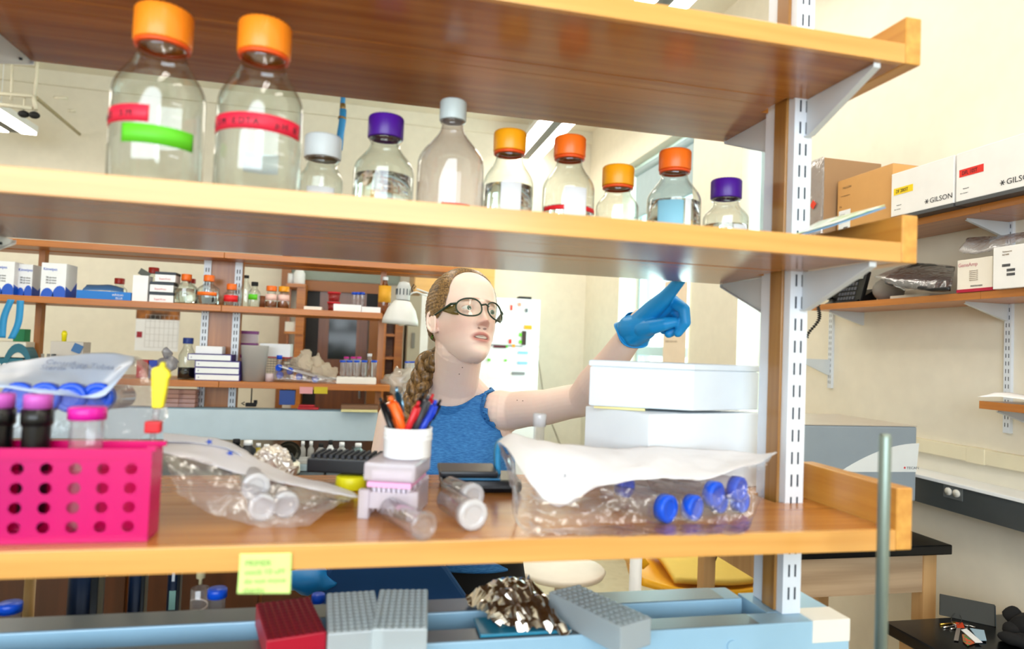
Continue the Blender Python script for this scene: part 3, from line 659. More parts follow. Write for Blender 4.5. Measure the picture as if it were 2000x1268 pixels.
G(632, 268, 72, 84, .93, palecap, 'smallest bottle, squat with a ribbed pale cap, beside the large orange capped pair', ((.08, .40, -125, -50, lb),), marks=False)
G(755, 230, 70, 118, .93, purple, 'bottle of clear liquid with a purple cap, left of the tall grey capped bottle', ((.02, .10, -160, -20, redtape),), liquid=.47)
G(886, 199, 53, 131, .93, P('grey_cap_plastic', '#c3d2d2', .4), 'tall clear plastic bottle with a small pale grey cap, mid row', ((.10, .2, -110, -60, redtape, 'LB'),), liquid=.12, mat=THIN('grey_clear_plastic', '#eeeaea', '#9a8f96', .9, milk=.06), caph=.75, marks=False)
G(997, 259, 65, 100, .95, yellowc, 'bottle of clear liquid with an amber cap, before the strip lights', ((.04, .12, -170, -20, P('scarlet_tape', '#e02028', .5)), (.04, .50, -118, -72, lb)), liquid=.5, ring=rr_)
G(1114, 270, 63, 103, .95, orange, 'bottle with a deep orange cap, two red tape lines and a white label', ((.02, .10, -170, -20, P('scarlet_tape')), (.30, .34, -170, -20, P('scarlet_tape')), (.04, .5, -115, -65, lb)), liquid=.35, ring=rr_)
G(1208, 327, 63, 84, .95, yellowc, 'short bottle with an amber cap between two orange capped bottles', ((.05, .34, -115, -70, lb),), ring=rr_)
G(1319, 296, 63, 105, .95, orange, 'bottle with a deep orange cap and pale blue label, before the window', ((.03, .48, -150, -95, P('pale_blue_label', '#8cc8dd', .6)), (.0, .5, -92, -78, lb)), liquid=.5, ring=rr_)
G(1419, 353, 60, 87, .95, purple, 'short bottle with a purple cap, last of the row beside the wood post', ((.06, .25, -120, -60, P('rose_label', '#d78aa0', .6)), (.04, .4, -100, -60, lb)), liquid=.42)
# brochure leaning on the end board
t = thing('brochure', 'glossy white and green brochure leaning on the right end of the middle shelf', 'brochure', (0, 0, 0))
a, b, c, d = Vector((.52, .80, ZM+.003)), Vector((.654, .735, ZM+.052)), Vector((.656, .865, ZM+.054)), Vector((.55, .872, ZM+.003))
rows = loft([[a, a.lerp(b, .5)-Vector((0, 0, .003)), b], [d, d.lerp(c, .5)-Vector((0, 0, .003)), c]], 14, 6, 0)
MB().sheet(rows).build('cover', TILE('brochure_print', ['#cfe0cf', '#f0f3ee', '#a9cc9c', '#f4f6f4'], 14, .25), t, solid=.0012)
rows = [[v-Vector((-.001, 0, .0028)) for v in r] for r in rows]
MB().sheet(rows).build('page_block', P('blue_page_edges', '#6f9cc0', .5), t, solid=.002)

# ---------------------------------------------------------------- bottom shelf: bright pink tube rack
ZS = ZB+.0004
pc = W(287, 1058, Z=ZS); RW, RD, RH = .262, .038, .098
yF = pc.y; xR = pc.x; RH = W(289, 872, Y=yF).z-ZS
pink = THIN('pink_rack_plastic', '#ff2fa6', '#e0108a', .5, milk=.92, milkcol='#ee0084', rough=.25)
t = thing('tube_rack', 'bright pink perforated tube rack at the left end of the bottom shelf', 'rack', (xR, yF, ZS))
def holed(w, h, nx, ny, r, T, n=12):
    """plate in local u,v with round holes; T maps (u,v) to 3D"""
    m = MB(); cw, ch = w/nx, h/ny
    for i in range(nx):
        for j in range(ny):
            cx, cy = (i+.5)*cw, (j+.5)*ch; sq = []; ci = []
            for k in range(n):
                a = 2*PI*(k+.5)/n; c, s = math.cos(a), math.sin(a); q = max(abs(c), abs(s)); sq.append(T(cx+c/q*cw/2, cy+s/q*ch/2)); ci.append(T(cx+r*c, cy+r*s))
            m.add(sq+ci, [(k, (k+1) % n, n+(k+1) % n, n+k) for k in range(n)])
            # square corners
            for (sx, sy) in ((1, 1), (-1, 1), (-1, -1), (1, -1)):
                k0 = int(((math.atan2(sy, sx) % (2*PI))/(2*PI))*n-.5) % n
                m.add([sq[k0], T(cx+sx*cw/2, cy+sy*ch/2), sq[(k0+1) % n]], [(0, 1, 2)])
    return m
nx = 10; mg = .006
fp = holed(RW-2*mg, RH*.80, nx, 4, .0058, lambda u, v: Vector((-RW+mg+u, .0012, RH*.06+v)))
fp.bx(-RW, -.0, .0, .0024, RH*.86, RH*.97); fp.bx(-RW, 0, 0, .0024, 0, RH*.06); fp.bx(-RW, -RW+mg, 0, .0024, RH*.06, RH*.86); fp.bx(-mg, 0, 0, .0024, RH*.06, RH*.86)
fp.build('front_panel', pink, t)
b2 = MB(); b2.bx(-RW, 0, RD-.002, RD, 0, RH); b2.build('back_panel', pink, t)
s2 = MB(); s2.bx(-.002, 0, .0025, RD-.0022, 0, RH*.94); s2.bx(-.0045, .0035, -.001, .004, RH*.95, RH*1.0); s2.bx(-.0045, .0035, RD-.004, RD+.001, RH*.95, RH); s2.build('side_panel', pink, t)
s2 = MB(); s2.bx(-RW, -RW+.002, .0025, RD-.0022, 0, RH*.94); s2.build('side_panel', pink, t)
tp = holed(RW-.006, RD-.006, 9, 1, .0125, lambda u, v: Vector((-RW+.003+u, .003+v, RH*.72))); tp.build('tube_deck', pink, t)
MB().bx(-RW+.002, -.002, .0025, RD-.0022, .001, .003).build('floor_deck', pink, t)
magenta = P('magenta_cap_plastic', '#d8189c', .35); mauve = P('mauve_cap_plastic', '#c25ab8', .4)
def tube50(px, ytop, capw, Y, capm, bodym, label, z0, ch=.0125, br=.86, collar=None, group='tubes in the pink rack', name='centrifuge_tube', tilt=0):
    b = W(px, ytop, Y=Y); k = dep(b)/F*.985; rc = capw*k/2; H = b.z-z0
    t = thing(name, label, 'tube', (b.x, Y, z0), group=group); t.rotation_euler.y = tilt
    MB().lathe([(0, H), (rc*.9, H), (rc, H-.0015), (rc, H-ch), (rc*.9, H-ch)], n=32, rib=.03).build('screw_cap', capm, t)
    pr = [(0, 0), (.002, .0), (rc*br, .014), (rc*br, H-ch-.0003)]
    MB().lathe(pr, n=28).build('tube_body', bodym, t)
    if collar: MB().lathe([(rc*1.0, H-ch-.017), (rc*1.12, H-ch-.016), (rc*1.12, H-ch-.001), (rc*.9, H-ch-.0006)], n=28).build('collar', collar, t)
    return t
zr = ZS+.0035; yy = yF+.018
tube50(172, 795, 68, yF+.019, magenta, clearp, 'clear tube with a wide magenta cap in the pink rack', zr)
for px, yt, lab in ((76, 770, 'black sleeved tube with a mauve cap, beside the magenta capped one'), (2, 768, 'black sleeved tube with a mauve cap, cut by the left picture edge')):
    tube50(px, yt, 50, yF+.019, mauve, P('black_sleeve', '#0a0b0d', .3), lab, zr, collar=P('black_sleeve'), ch=.014, br=.98)
# ---------------------------------------------------------------- bag of blue capped tubes behind the pink rack
def sheetobj(lines, name, mat, t, n=40, m=6, wr=.002, seed=1, solid=.0003, zmin=ZS+.001, wf=30):
    return MB().sheet(floorz(loft(lines, n, m, wr, seed, wf), zmin)).build(name, mat, t, solid=solid)
def L_(pts, Y): return [W(q[0], q[1], Y=q[2] if len(q) > 2 else Y) for q in pts]
t = thing('tube_bag', 'large clear bag with a pale blue white printed face, behind the pink rack', 'bag', (0, 0, 0))
sheetobj([L_([(-60, 722), (0, 714), (60, 702), (130, 693), (210, 689), (262, 697)], .99), L_([(-60, 735), (0, 726), (70, 722), (150, 720), (215, 722), (262, 706)], .93),
          L_([(-60, 750), (0, 744), (70, 752), (130, 757), (185, 770), (250, 720)], .865), L_([(-60, 764), (0, 757), (70, 766), (130, 772), (184, 778), (205, 772)], .848)], 'printed_face', P('bluish_film_white', '#c4d4ea', .3), t, wr=.0012, seed=2)
sheetobj([L_([(262, 697), (280, 704), (300, 722)], 1.0), L_([(240, 712), (272, 716), (316, 770)], .94), L_([(212, 740), (262, 760), (326, 810)], .90), L_([(186, 778), (230, 800), (300, 838)], .86), L_([(190, 800), (225, 850), (262, 872)], .84), L_([(205, 860), (240, 900), (262, 905)], .82)], 'clear_side', film2, t, n=30, wr=.0035, seed=5, wf=40, solid=0)
sheetobj([L_([(-60, 764), (0, 757), (70, 766), (130, 772), (186, 778)], .846), L_([(-60, 830), (0, 830), (70, 835), (130, 835), (190, 835)], .825), L_([(-60, 950), (0, 950), (70, 950), (130, 950), (200, 950)], .83)], 'clear_front', film, t, wr=.002, seed=7, solid=0)
q = W(115, 712, Y=.95)
for i, (x, y, s_) in enumerate(((90, 712, 'Centrifuge Tubes'), (80, 722, 'Sterile 25/bag'), (118, 735, 'Polypropylene'))):
    p = W(x, y, Y=.93); text(t, s_, .011, (p.x, p.y-.004, p.z+.001), (.75, .06, -.02), P('pale_print', '#8794ab', .6))
def lying(p, d, L, r, capm, bodym, label, group, name='centrifuge_tube', capl=.013, rc=None):
    """tube lying with its cap at p, body running along d"""
    t = thing(name, label, 'tube', p, group=group); d = Vector(d).normalized(); rc = rc or r*1.17; R = d.to_track_quat('Z', 'Y').to_matrix()
    MB().lathe([(rc*.55, .0012), (rc*.62, -.0002), (rc*.93, 0), (rc, .0015), (rc, capl), (r, capl)], (0, 0, 0), 36, R, rib=.02).lathe([(0, .0014), (rc*.56, .0012)], (0, 0, 0), 36, R, smooth=False).build('screw_cap', capm, t)
    MB().lathe([(r, capl+.0002), (r, L-.014), (.003, L), (0, L)], (0, 0, 0), 24, R).build('tube_body', bodym, t)
    return t
gb = 'blue capped tubes in the bag behind the pink rack'
for i, px in enumerate((32, 84, 136, 188)):
    p = W(px, 777, Y=.852+.003*i); lying((p.x, p.y, p.z), (.02, 1, -.06), .1, .0150, bluecap, clearp, ('blue capped tube behind the pink rack, ' + ('above the left black tube', 'above the right black tube', 'above the magenta capped tube', 'at the clear side of the bag')[i]), gb)
# ---------------------------------------------------------------- yellow squeeze dropper standing by the pink rack
Yd = .80; p = W(300, 850, Y=Yd); k = dep(p)/F
t = thing('dropper', 'yellow plastic dropper with a clear stem and a red collar, beside the pink rack', 'dropper', (p.x, Yd, p.z-.0), 0)
def dp(px, py, dy=0): v = W(px, py, Y=Yd+dy); return v-Vector((p.x, Yd, p.z))
poly = [dp(*q) for q in ((298, 797), (297, 726), (300, 718), (312, 716), (316, 707), (322, 707), (323, 718), (330, 724), (334, 734), (329, 742), (328, 752), (319, 797))]
MB().prism([v-Vector((0, .004, 0)) for v in poly], (0, .009, 0)).build('yellow_bulb', P('lemon_plastic', '#f2e312', .4), t, bevel=.0015)
MB().cyl(dp(307, 797), dp(302, 822), .0035, .003).build('clear_stem', clearp, t)
MB().box(dp(300, 834), (.016, .012, .013), bev=.002).build('red_collar', P('collar_red', '#d01820', .4), t)
MB().cyl(dp(299, 842), Vector((dp(297, 870).x, .01, ZS-p.z+.003)), .003, .002).build('clear_tip', clearp, t)
# ---------------------------------------------------------------- clear pouch with vials
t = thing('vial_pouch', 'clear pouch with a white sealed edge and clear vials inside, right of the pink rack', 'bag', (0, 0, 0))
sheetobj([L_([(318, 862), (400, 862), (470, 878), (560, 925), (640, 945), (690, 962)], .93), L_([(318, 875), (400, 890), (480, 915), (560, 938), (640, 955), (698, 966)], .87), L_([(318, 885), (400, 905), (480, 928), (560, 945), (640, 962), (698, 972)], .85)], 'sealed_edge', P('sealed_film_white', '#e3e2ea', .35), t, wr=.0015, seed=11)
sheetobj([L_([(318, 885), (400, 905), (480, 928), (560, 945), (640, 962), (698, 972)], .849), L_([(330, 930), (400, 950), (480, 965), (560, 985), (620, 985), (665, 985)], .80), L_([(345, 960), (410, 1005), (480, 1025), (560, 1040), (600, 1025), (640, 1000)], .775)], 'clear_front', film2, t, wr=.005, seed=13, wf=35, solid=0)
sheetobj([L_([(318, 845), (380, 852), (430, 858), (480, 880), (500, 905)], .95), L_([(318, 862), (380, 866), (430, 872), (470, 888), (495, 912)], .91)], 'printed_flap', P('flap_white', '#dfe2ee', .35), t, wr=.0012, seed=17)
st = MB()
for px, py in ((411, 862), (451, 884)):
    c = W(px, py, Y=.905); st.add([c+Vector((math.cos(a)*(.005 if i % 2 else .0022), -.006, math.sin(a)*(.004 if i % 2 else .002))) for i, a in enumerate([j*PI/5 for j in range(10)])], [tuple(range(10))])
st.build('blue_star_print', P('print_blue', '#2f4fb0', .5), t)
whitecap = THIN('vial_cap_plastic', '#fbfbfd', '#d8d8e0', .6, milk=.75, milkcol='#eef0f4', rough=.15)
gv = 'clear vials in the pouch'
for i, (px, py, rr2) in enumerate(((512, 1014, .0150), (558, 1003, .0150), (500, 962, .016))):
    c = W(px, py, Y=.80+.012*i); z = ZS+rr2 if i < 2 else ZS+.033+(.0 if i == 2 else -.015)
    lying((c.x, c.y, z+.001), (-.25, 1, 0), .07, rr2*.86, whitecap, clearp, ('front vial in the clear pouch, its round cap towards the shelf edge', 'vial beside the front one in the clear pouch', 'vial lying on top in the clear pouch', 'vial at the narrow end of the clear pouch')[i], gv, 'vial', rc=rr2)
# ---------------------------------------------------------------- foil ball, black rack on a yellow roll
p = W(528, 922, Y=.985); m = MB(); m.ball((0, 0, 0), .030, 84, (1.0, .8, 1.0))
for i, v in enumerate(m.v):
    q = Vector(v); d = mnoise.noise_vector(q*45)*.007+mnoise.noise_vector(q*150)*.0035+mnoise.noise_vector(q*420)*.0016; m.v[i] = (q.x*(1.15 if q.z < 0 else .9)+d.x, q.y+d.y, max(-.028, q.z+d.z))
m.sm = [False]*len(m.f)
tag(m.build('foil_ball', foil, origin=None), 'crumpled foil lump behind the clear pouch', 'foil').location = (p.x, .985, ZS+.0285)
pr_ = W(686, 943, Y=.975)
t = thing('tape_roll', 'small yellow tape roll under the black tube rack', 'tape', (pr_.x, .975, ZS))
MB().lathe([(.0, .018), (.020, .018), (.021, .017), (.0225, .001), (.021, 0), (0, 0)], n=32).build('roll', P('yellow_tape', '#efe81c', .4), t)
ca = W(622, 902, Y=1.0); t = thing('tube_rack', 'black rack with rows of small pegs, tilted on the yellow roll', 'rack', (pr_.x+.006, .995, ZS+.0185), -.25)
MB().box((0, 0, .013), (.125, .062, .02), bev=.002).build('rack_base', black, t)
pg = MB()
for i in range(14):
    for j in range(6): pg.box((-.056+i*.0086, -.024+j*.0096, .0255), (.0045, .0045, .005))
pg.build('peg', P('grey_black_pegs', '#26272c', .45), t)['kind'] = 'stuff'
# ---------------------------------------------------------------- tip box, jar of pens
Yt = .80; a = W(708, 1003, Y=Yt); b = W(806, 1008, Y=Yt); wt = b.x-a.x+.0; zt0 = ZS
ht = W(760, 905, Y=Yt).z-ZS; xt = (a.x+b.x)/2
lil = THIN('tip_box_plastic', '#faf6fb', '#e6dcea', .5, milk=.6, milkcol='#f4eff6', rough=.2)
t = thing('pipette_tip_box', 'frosted pipette tip box with a pink band, carrying the white pen jar', 'box', (xt, Yt+.002, ZS), -.30)
dT = .09; wt *= 1.0; zb2 = ht*.56
m = MB(); m.bx(-wt/2, wt/2, 0, .002, .012, zb2-.006); m.bx(-wt/2, wt/2, dT-.002, dT, 0, zb2); m.bx(-wt/2, -wt/2+.002, .002, dT-.002, 0, zb2-.004); m.bx(wt/2-.002, wt/2, .002, dT-.002, 0, zb2-.004)
for s in (-1, 1): m.bx(s*wt/2-.006, s*wt/2+.006, -.003, .006, 0, zb2*.9)
m.build('base', lil, t)
MB().bx(-wt/2+.003, wt/2-.003, -.001, dT-.004, zb2, zb2+.006).build('pink_band', P('band_pink', '#ecaad6', .4), t)
m = MB(); m.bx(-wt/2-.002, wt/2+.002, -.003, dT, zb2+.007, ht, bev=.004); m.build('lid', lil, t)
m = MB()
for i in range(8):
    for j in range(3): m.cyl((-wt/2+.008+i*(wt-.016)/7, .012+j*.03, zb2-.001), (-wt/2+.008+i*(wt-.016)/7, .012+j*.03, .006), .0028, .0009, n=8)
    for j in range(3): m.cyl((-wt/2+.008+i*(wt-.016)/7, .012+j*.03, zb2+.018), (-wt/2+.008+i*(wt-.016)/7, .012+j*.03, zb2+.0065), .0034, n=8)
m.build('pipette_tip', P('tip_white', '#ece6ee', .35), t)['kind'] = 'stuff'
MB().prism([(-.006, .03, ht+.0003), (.006, .03, ht+.0003), (0, .045, ht+.0003)], (0, 0, .0006)).build('white_arrow', white, t)
zj = ZS+ht+.0012; Yj = Yt+.042; c = W(797, 850, Y=Yj); kj = dep(c)/F; Rj = 96*kj/2*.985; hj = W(797, 834, Y=Yj).z-zj
t = thing('pen_jar', 'white plastic jar full of pens, standing on the tip box', 'jar', (c.x, Yj, zj))
MB().lathe([(0, 0), (Rj*.95, 0), (Rj*.97, .002), (Rj*.97, hj-.016), (Rj, hj-.014), (Rj, hj-.012), (Rj*.97, hj-.011), (Rj, hj-.009), (Rj, hj-.007), (Rj*.97, hj-.006), (Rj*.99, hj), (Rj*.92, hj), (Rj*.9, hj-.01), (Rj*.9, .003), (0, .003)], n=40).build('jar_body', white, t)
bp, op, rp, lp = P('pen_black', '#101216', .3), P('pen_orange', '#f0641a', .35), P('pen_red', '#c81c28', .35), P('pen_blue', '#1b3fc4', .35)
def pen(x0, y0, x1, y1, m, label, r=.0042, dy=0, clip=True, grip=None):
    """pen: its visible run from the jar mouth (x0,y0) to its tip (x1,y1)"""
    A = W(x0, y0, Y=Yj+dy); B = W(x1, y1, Y=Yj+dy*1.8); d = (B-A).normalized()
    # foot inside the jar
    s = (zj+.006-A.z)/d.z; ft = A+d*s; v = Vector((ft.x-c.x, ft.y-Yj)); lim = Rj*.82
    if v.length > lim: v = v*(lim/v.length)
    ft = Vector((c.x+v.x, Yj+v.y, zj+.006)); d = (B-ft).normalized()
    t = thing('pen', label, 'pen', ft, group='pens in the white jar'); Lb = (B-ft).length
    MB().cyl((0, 0, 0), d*(Lb*.9), r, r*.95, n=14).build('barrel', m, t)
    MB().cyl(d*(Lb*.905), d*Lb, r*.55, r*.5, n=10).build('push_button', m if grip is None else grip, t)
    if clip:
        sd = Vector((1, -.4, 0)).normalized()*r*1.2
        MB().tube([d*(Lb*.6)+sd, d*(Lb*.75)+sd*1.1, d*(Lb*.89)+sd*.9], [.001, .0012, .0012], 6).build('pen_clip', grip or m, t)
pen(764, 834, 742, 777, bp, 'black pen leaning furthest left in the jar', dy=.006)
pen(776, 834, 757, 789, op, 'thin orange pen behind the thick orange one', r=.0035, dy=.014)
pen(786, 834, 762, 775, op, 'thick orange marker leaning left in the jar', r=.0052, dy=-.012)
pen(786, 834, 774, 756, P('pen_teal', '#12313f', .25), 'dark pen with a pale blue chrome clip, tallest on the left of the jar', r=.004, dy=.018, grip=P('pale_blue_chrome', '#8db8d6', .2, .8))
pen(798, 834, 818, 785, rp, 'red and white pen in the middle of the jar', r=.004, dy=-.02)
pen(806, 834, 828, 766, bp, 'black pen standing behind the red and white one', r=.0044, dy=.004)
pen(812, 834, 838, 772, P('pen_grey_body', '#3a3c44', .3), 'dark grey pen right of the middle of the jar', r=.0042, dy=-.012)
pen(820, 834, 846, 770, rp, 'thin dark red pen rising above the blue pen', r=.0036, dy=.018)
pen(826, 834, 852, 782, lp, 'blue pen with a clear grip leaning right', r=.0046, dy=-.006)
pen(832, 834, 861, 781, bp, 'slim black pen leaning furthest right in the jar', r=.0034, dy=.008)
# ---------------------------------------------------------------- loose clear tubes
def lytube(x0, y0, x1, y1, r, label, cap=True):
    A = W(x1, y1, Z=ZS+r); B = W(x0, y0, Z=ZS+r); d = B-A
    lying((A.x, A.y, ZS+r*1.0+.0006), (d.x, d.y, 0), d.length, r*.86, whitecap if cap else clearp, clearp, label, 'loose clear tubes lying before the tip box', rc=r, capl=.012 if cap else .004)
lytube(752, 990, 830, 1030, .0155, 'open clear tube lying in front of the tip box', cap=False)
lytube(868, 972, 926, 1008, .0175, 'clear vial with a frosted cap, frontmost right of the tip box')
lytube(870, 948, 925, 972, .0165, 'clear vial lying behind the frosted capped one')
# ---------------------------------------------------------------- black wallet
p0, p1 = W(905, 962, Z=ZS), W(1000, 962, Z=ZS)
t = thing('wallet', 'black zipped wallet lying right of the tip box', 'wallet', (W(930, 945, Z=ZS).x, .975, ZS), -.05)
m = MB(); m.box((0, 0, .009), (.115, .085, .018), bev=.007); m.build('body', P('black_wallet', '#0c0f14', .28), t)
m = MB(); m.box((-.018, .008, .0235), (.085, .058, .009), Matrix.Rotation(.05, 3, 'X'), bev=.003); m.build('top_pouch', P('dark_pouch', '#2a2d33', .35), t)
m = MB(); m.box((-.01, -.036, .019), (.07, .003, .002)); m.build('zip', P('zip_blue', '#2f7fb0', .4), t)
# pale blue strap
pts = [W(x, y, Y=Y_) for x, y, Y_ in ((972, 932, .99), (971, 905, .99), (971, 880, .99), (976, 865, .985), (990, 858, .98), (1004, 862, .97))]
bl = MB()
for a_, b_ in zip(pts, pts[1:]): pass
rows = [[p+Vector((0, dy, 0)) for p in resamp(pts, 20)] for dy in (-.010, 0, .010)]
tag(bl.sheet(rows).build('strap', P('sky_blue_band', '#3fa9e6', .4), solid=.006), 'sky blue curved plastic band behind the big bag of tubes', 'band')
# ---------------------------------------------------------------- big bag of tubes
t = thing('tube_bag', 'big clear bag with a white paper top and blue capped tubes, by the wood post', 'bag', (0, 0, 0))
hem = [(984, 868), (1010, 905), (1040, 950), (1070, 982), (1095, 992), (1125, 975), (1160, 952), (1220, 940), (1300, 934), (1380, 935), (1440, 915), (1485, 902), (1517, 884)]
sheetobj([L_([(972, 866), (1000, 848), (1060, 862), (1120, 868), (1200, 876), (1280, 872), (1350, 876), (1440, 882, .87), (1490, 886, .84), (1519, 884, .82)], .905),
          L_([(975, 866), (1003, 866), (1060, 882), (1120, 895), (1200, 900), (1280, 895), (1350, 900), (1440, 894, .85), (1490, 890, .83), (1518, 884, .81)], .86), L_(hem, .80)], 'paper_top', P('tyvek_white', '#f3f2f4', .55), t, n=70, m=8, wr=.0022, seed=21)
sheetobj([L_(hem, .799), L_([(1000, 900), (1010, 960), (1060, 985), (1150, 985), (1250, 980), (1350, 975), (1430, 960), (1475, 935), (1500, 905)], .772),
          L_([(1002, 985), (1010, 1010), (1080, 1030), (1160, 1050), (1250, 1052), (1350, 1046), (1430, 1034), (1470, 1015), (1480, 985)], .742),
          [W(x, 1050, Z=ZS+.002) + Vector((0, .01, 0)) for x in (1020, 1060, 1100, 1160, 1250, 1350, 1430, 1460)]], 'clear_front', film, t, n=70, m=9, wr=.004, seed=23, wf=32, solid=0)
sheetobj([L_([(972, 866), (985, 875), (1000, 900)], .85), L_([(985, 900), (1000, 930), (1012, 960)], .82), L_([(1000, 960), (1003, 985), (1010, 1010)], .80)], 'crumpled_corner', film2, t, n=14, wr=.004, seed=29, wf=50)
p = W(1093, 930, Y=.80); text(t, 'x', .012, (p.x, .80-.012, p.z), (PI/2, 0, 0), P('print_grey', '#5c6474', .6)); 
g3 = 'blue capped tubes in the big bag by the post'
for i, (px, py, Y_, r) in enumerate(((1309, 1015, .757, .0172), (1361, 1008, .765, .0160), (1403, 968, .78, .0172), (1449, 957, .79, .0165), (1412, 1012, .80, .0150), (1454, 1003, .80, .0145), (1228, 952, .83, .0145))):
    c = W(px, py, Y=Y_)
    lying((c.x, Y_, max(c.z, ZS+r+.0005)), (-.55, 1, .02 if i > 1 else 0), .112, r*.86, bluecap, clearp, 'blue capped tube in the big bag, '+('frontmost cap at the bottom', 'second cap along the bottom', 'upper left of the paired high caps', 'upper right of the paired high caps', 'third cap along the bottom, under the film', 'bottom cap nearest the post', 'half hidden under the paper hem')[i], g3, rc=r)
# upright clear vial behind the bag
tv = tube50(1054, 808, 26, 1.0, whitecap, clearp, 'clear vial with a ribbed clear cap standing behind the big bag', ZS, group=None, name='vial', ch=.02, br=.8)
# ---------------------------------------------------------------- styrofoam boxes
def foambox(px0, px1, pc_, yt0, yb0, Y, rz, label, z0, h, w, d, notch=True, lid=False):
    """pc_ = pixel x of the corner towards the camera"""
    c = W(pc_, yb0, Y=Y)
    t = thing('styrofoam_box', label, 'box', (c.x, Y, z0), rz, group='styrofoam boxes')
    if lid:
        MB().bx(-w[0], w[1], 0, d, 0, h*.80-.0006, bev=.002).build('box_body', foam, t); MB().bx(-w[0]-.001, w[1]+.001, -.001, d, h*.80, h, bev=.003).build('lid', foam, t)
    else:
        MB().bx(-w[0], w[1], 0, d, 0, h, bev=.003).build('box_body', foam, t)
    return t
zlo = W(1300, 815, Y=.93).z
h1 = W(1300, 806, Y=.95).z-ZS
a = W(1268, 880, Y=.925)
def fbox(corner, dl, dr, L1, L2, z0, h, label, parts=1, mat=foam):
    """box seen corner-on: corner nearest the camera, edges along dl (left-back) and dr (right)"""
    dl = Vector(dl).normalized(); dr = Vector(dr).normalized(); t = thing('styrofoam_box', label, 'box', (corner[0], corner[1], z0), group='styrofoam boxes')
    def pl(s0, s1, o=0): return [dl*-o+dr*-o+Vector((0, 0, s0)), dr*(L2+o)-dl*o+Vector((0, 0, s0)), dr*(L2+o)+dl*(L1+o)+Vector((0, 0, s0)), dl*(L1+o)-dr*o+Vector((0, 0, s0))], (0, 0, s1-s0)
    m = MB(); m.prism(*pl(0, h*(.86 if parts > 1 else 1))); m.build('box_body', mat, t, bevel=.002)
    if parts > 1: m = MB(); m.prism(*pl(h*.862, h, .0012)); m.build('lid', mat, t, bevel=.002)
    return t
# lower one: corner at px 1268, right face runs towards the post, left face runs back
c1 = (W(1268, 850, Y=.915).x, .915)
r1 = W(1491, 850, Y=.97); l1 = W(1141, 850, Y=1.03)
fbox(c1, (l1.x-c1[0], l1.y-c1[1], 0), (r1.x-c1[0], r1.y-c1[1], 0), math.hypot(l1.x-c1[0], l1.y-c1[1]), math.hypot(r1.x-c1[0], r1.y-c1[1]), ZS, W(1268, 809, Y=.915).z-ZS, 'lower white styrofoam box, behind the big bag')
z2 = W(1268, 809, Y=.915).z+.0015
MB_ = MB().prism([(c1[0]-.06, .99, z2-.001), (c1[0]+.01, .955, z2-.001), (c1[0]+.03, 1.0, z2-.001), (c1[0]-.03, 1.03, z2-.001)], (0, 0, .0035))
tag(MB_.build('note_pad', P('pale_yellow_paper', '#efe3a0', .7)), 'pale yellow pad squeezed between the two styrofoam boxes', 'pad')
z2 += .003
c2 = (W(1355, 760, Y=.93).x, .93); r2 = W(1482, 760, Y=.97); l2 = W(1150, 760, Y=.985)
ht2 = W(1355, 711, Y=.93).z-z2
v1 = Vector((l2.x-c2[0], l2.y-c2[1], 0)); v2 = Vector((r2.x-c2[0], r2.y-c2[1], 0))
fbox(c2, v1, v2, v1.length, v2.length, z2, ht2, 'upper white styrofoam box with a lid, topmost of the pair', 2, P('styrofoam_bluish', '#dfe9f0', .7))
# ---------------------------------------------------------------- sticky note on the shelf edge
a, b, c, d = W(468, 1082, Y=Y0-.0025), W(570, 1080, Y=Y0-.0025), W(567, 1160, Y=Y0-.008), W(463, 1160, Y=Y0-.008)
t = thing('sticky_note', 'yellow green sticky note with faint handwriting on the bottom shelf edge', 'note', a)
rows = loft([[Vector((0, 0, 0)), (b-a)/2, b-a], [(d-a)/2+Vector((0, .0015, 0)), (b-a+c-a+d-a)/4+Vector((0, .0012, 0)), (b-a+c-a)/2+Vector((0, .0015, 0))], [d-a, (c-a+d-a)/2, c-a]], 12, 5, 0)
MB().sheet(rows).build('note_paper', P('lime_paper', '#cdf08a', .7), t, solid=.0002)
pg_ = P('pale_pencil', '#7f9a5c', .8)
for i, s_ in enumerate(('PRIMER', 'stock 10 uM', 'do not move', 'thanks')): text(t, s_, .0075, (.006, -.0045-.001*i, -.011-.0083*i), (PI/2, 0, 0), pg_, ext=.00005)
# ---------------------------------------------------------------- racks and foil on the service channel
ZCH = 1.1235
def tiprack(px, py, w, d, h, rz, mat, label, nx, ny, steps=1, hole=None):
    c = W(px, py, Z=ZCH+h); t = thing('tip_rack', label, 'rack', (c.x, c.y, ZCH), rz, group='tip racks on the service channel')
    MB().bx(-w/2, w/2, -d/2, d/2, 0, h, bev=.002).build('rack_body', mat, t)
    m = MB()
    for i in range(nx):
        for j in range(ny): m.lathe([(.0024, h+.0001), (.0033, h+.0001), (.0033, h+.0009), (.0024, h+.0009)], (-w/2+(i+.5)*w/nx, -d/2+(j+.5)*d/ny, 0), 8)
    m.build('well_ring', hole or mat, t)['kind'] = 'stuff'
    return t
glr = THIN('ice_grey_rack', '#eef6f8', '#cfdfe6', .5, milk=.72, milkcol='#f0f7f8', rough=.25)
glr2 = THIN('smoke_grey_rack', '#dfe8ec', '#a9b8c0', .5, milk=.75, milkcol='#d6dfe3', rough=.25)
tiprack(566, 1205, .066, .115, .028, .24, redp, 'dark red rack standing on the service channel under the sticky note', 8, 12, hole=P('maroon_well', '#7a0f22', .5))
tiprack(690, 1192, .062, .125, .034, .06, glr, 'pale ice grey rack, left one of the close pair on the channel', 8, 12)
tiprack(785, 1187, .064, .125, .036, -.10, glr, 'pale ice grey rack, right one of the close pair on the channel', 8, 12)
tiprack(1168, 1180, .055, .135, .034, .42, glr2, 'smoke grey rack set askew on the service channel, right of the foil', 6, 12)
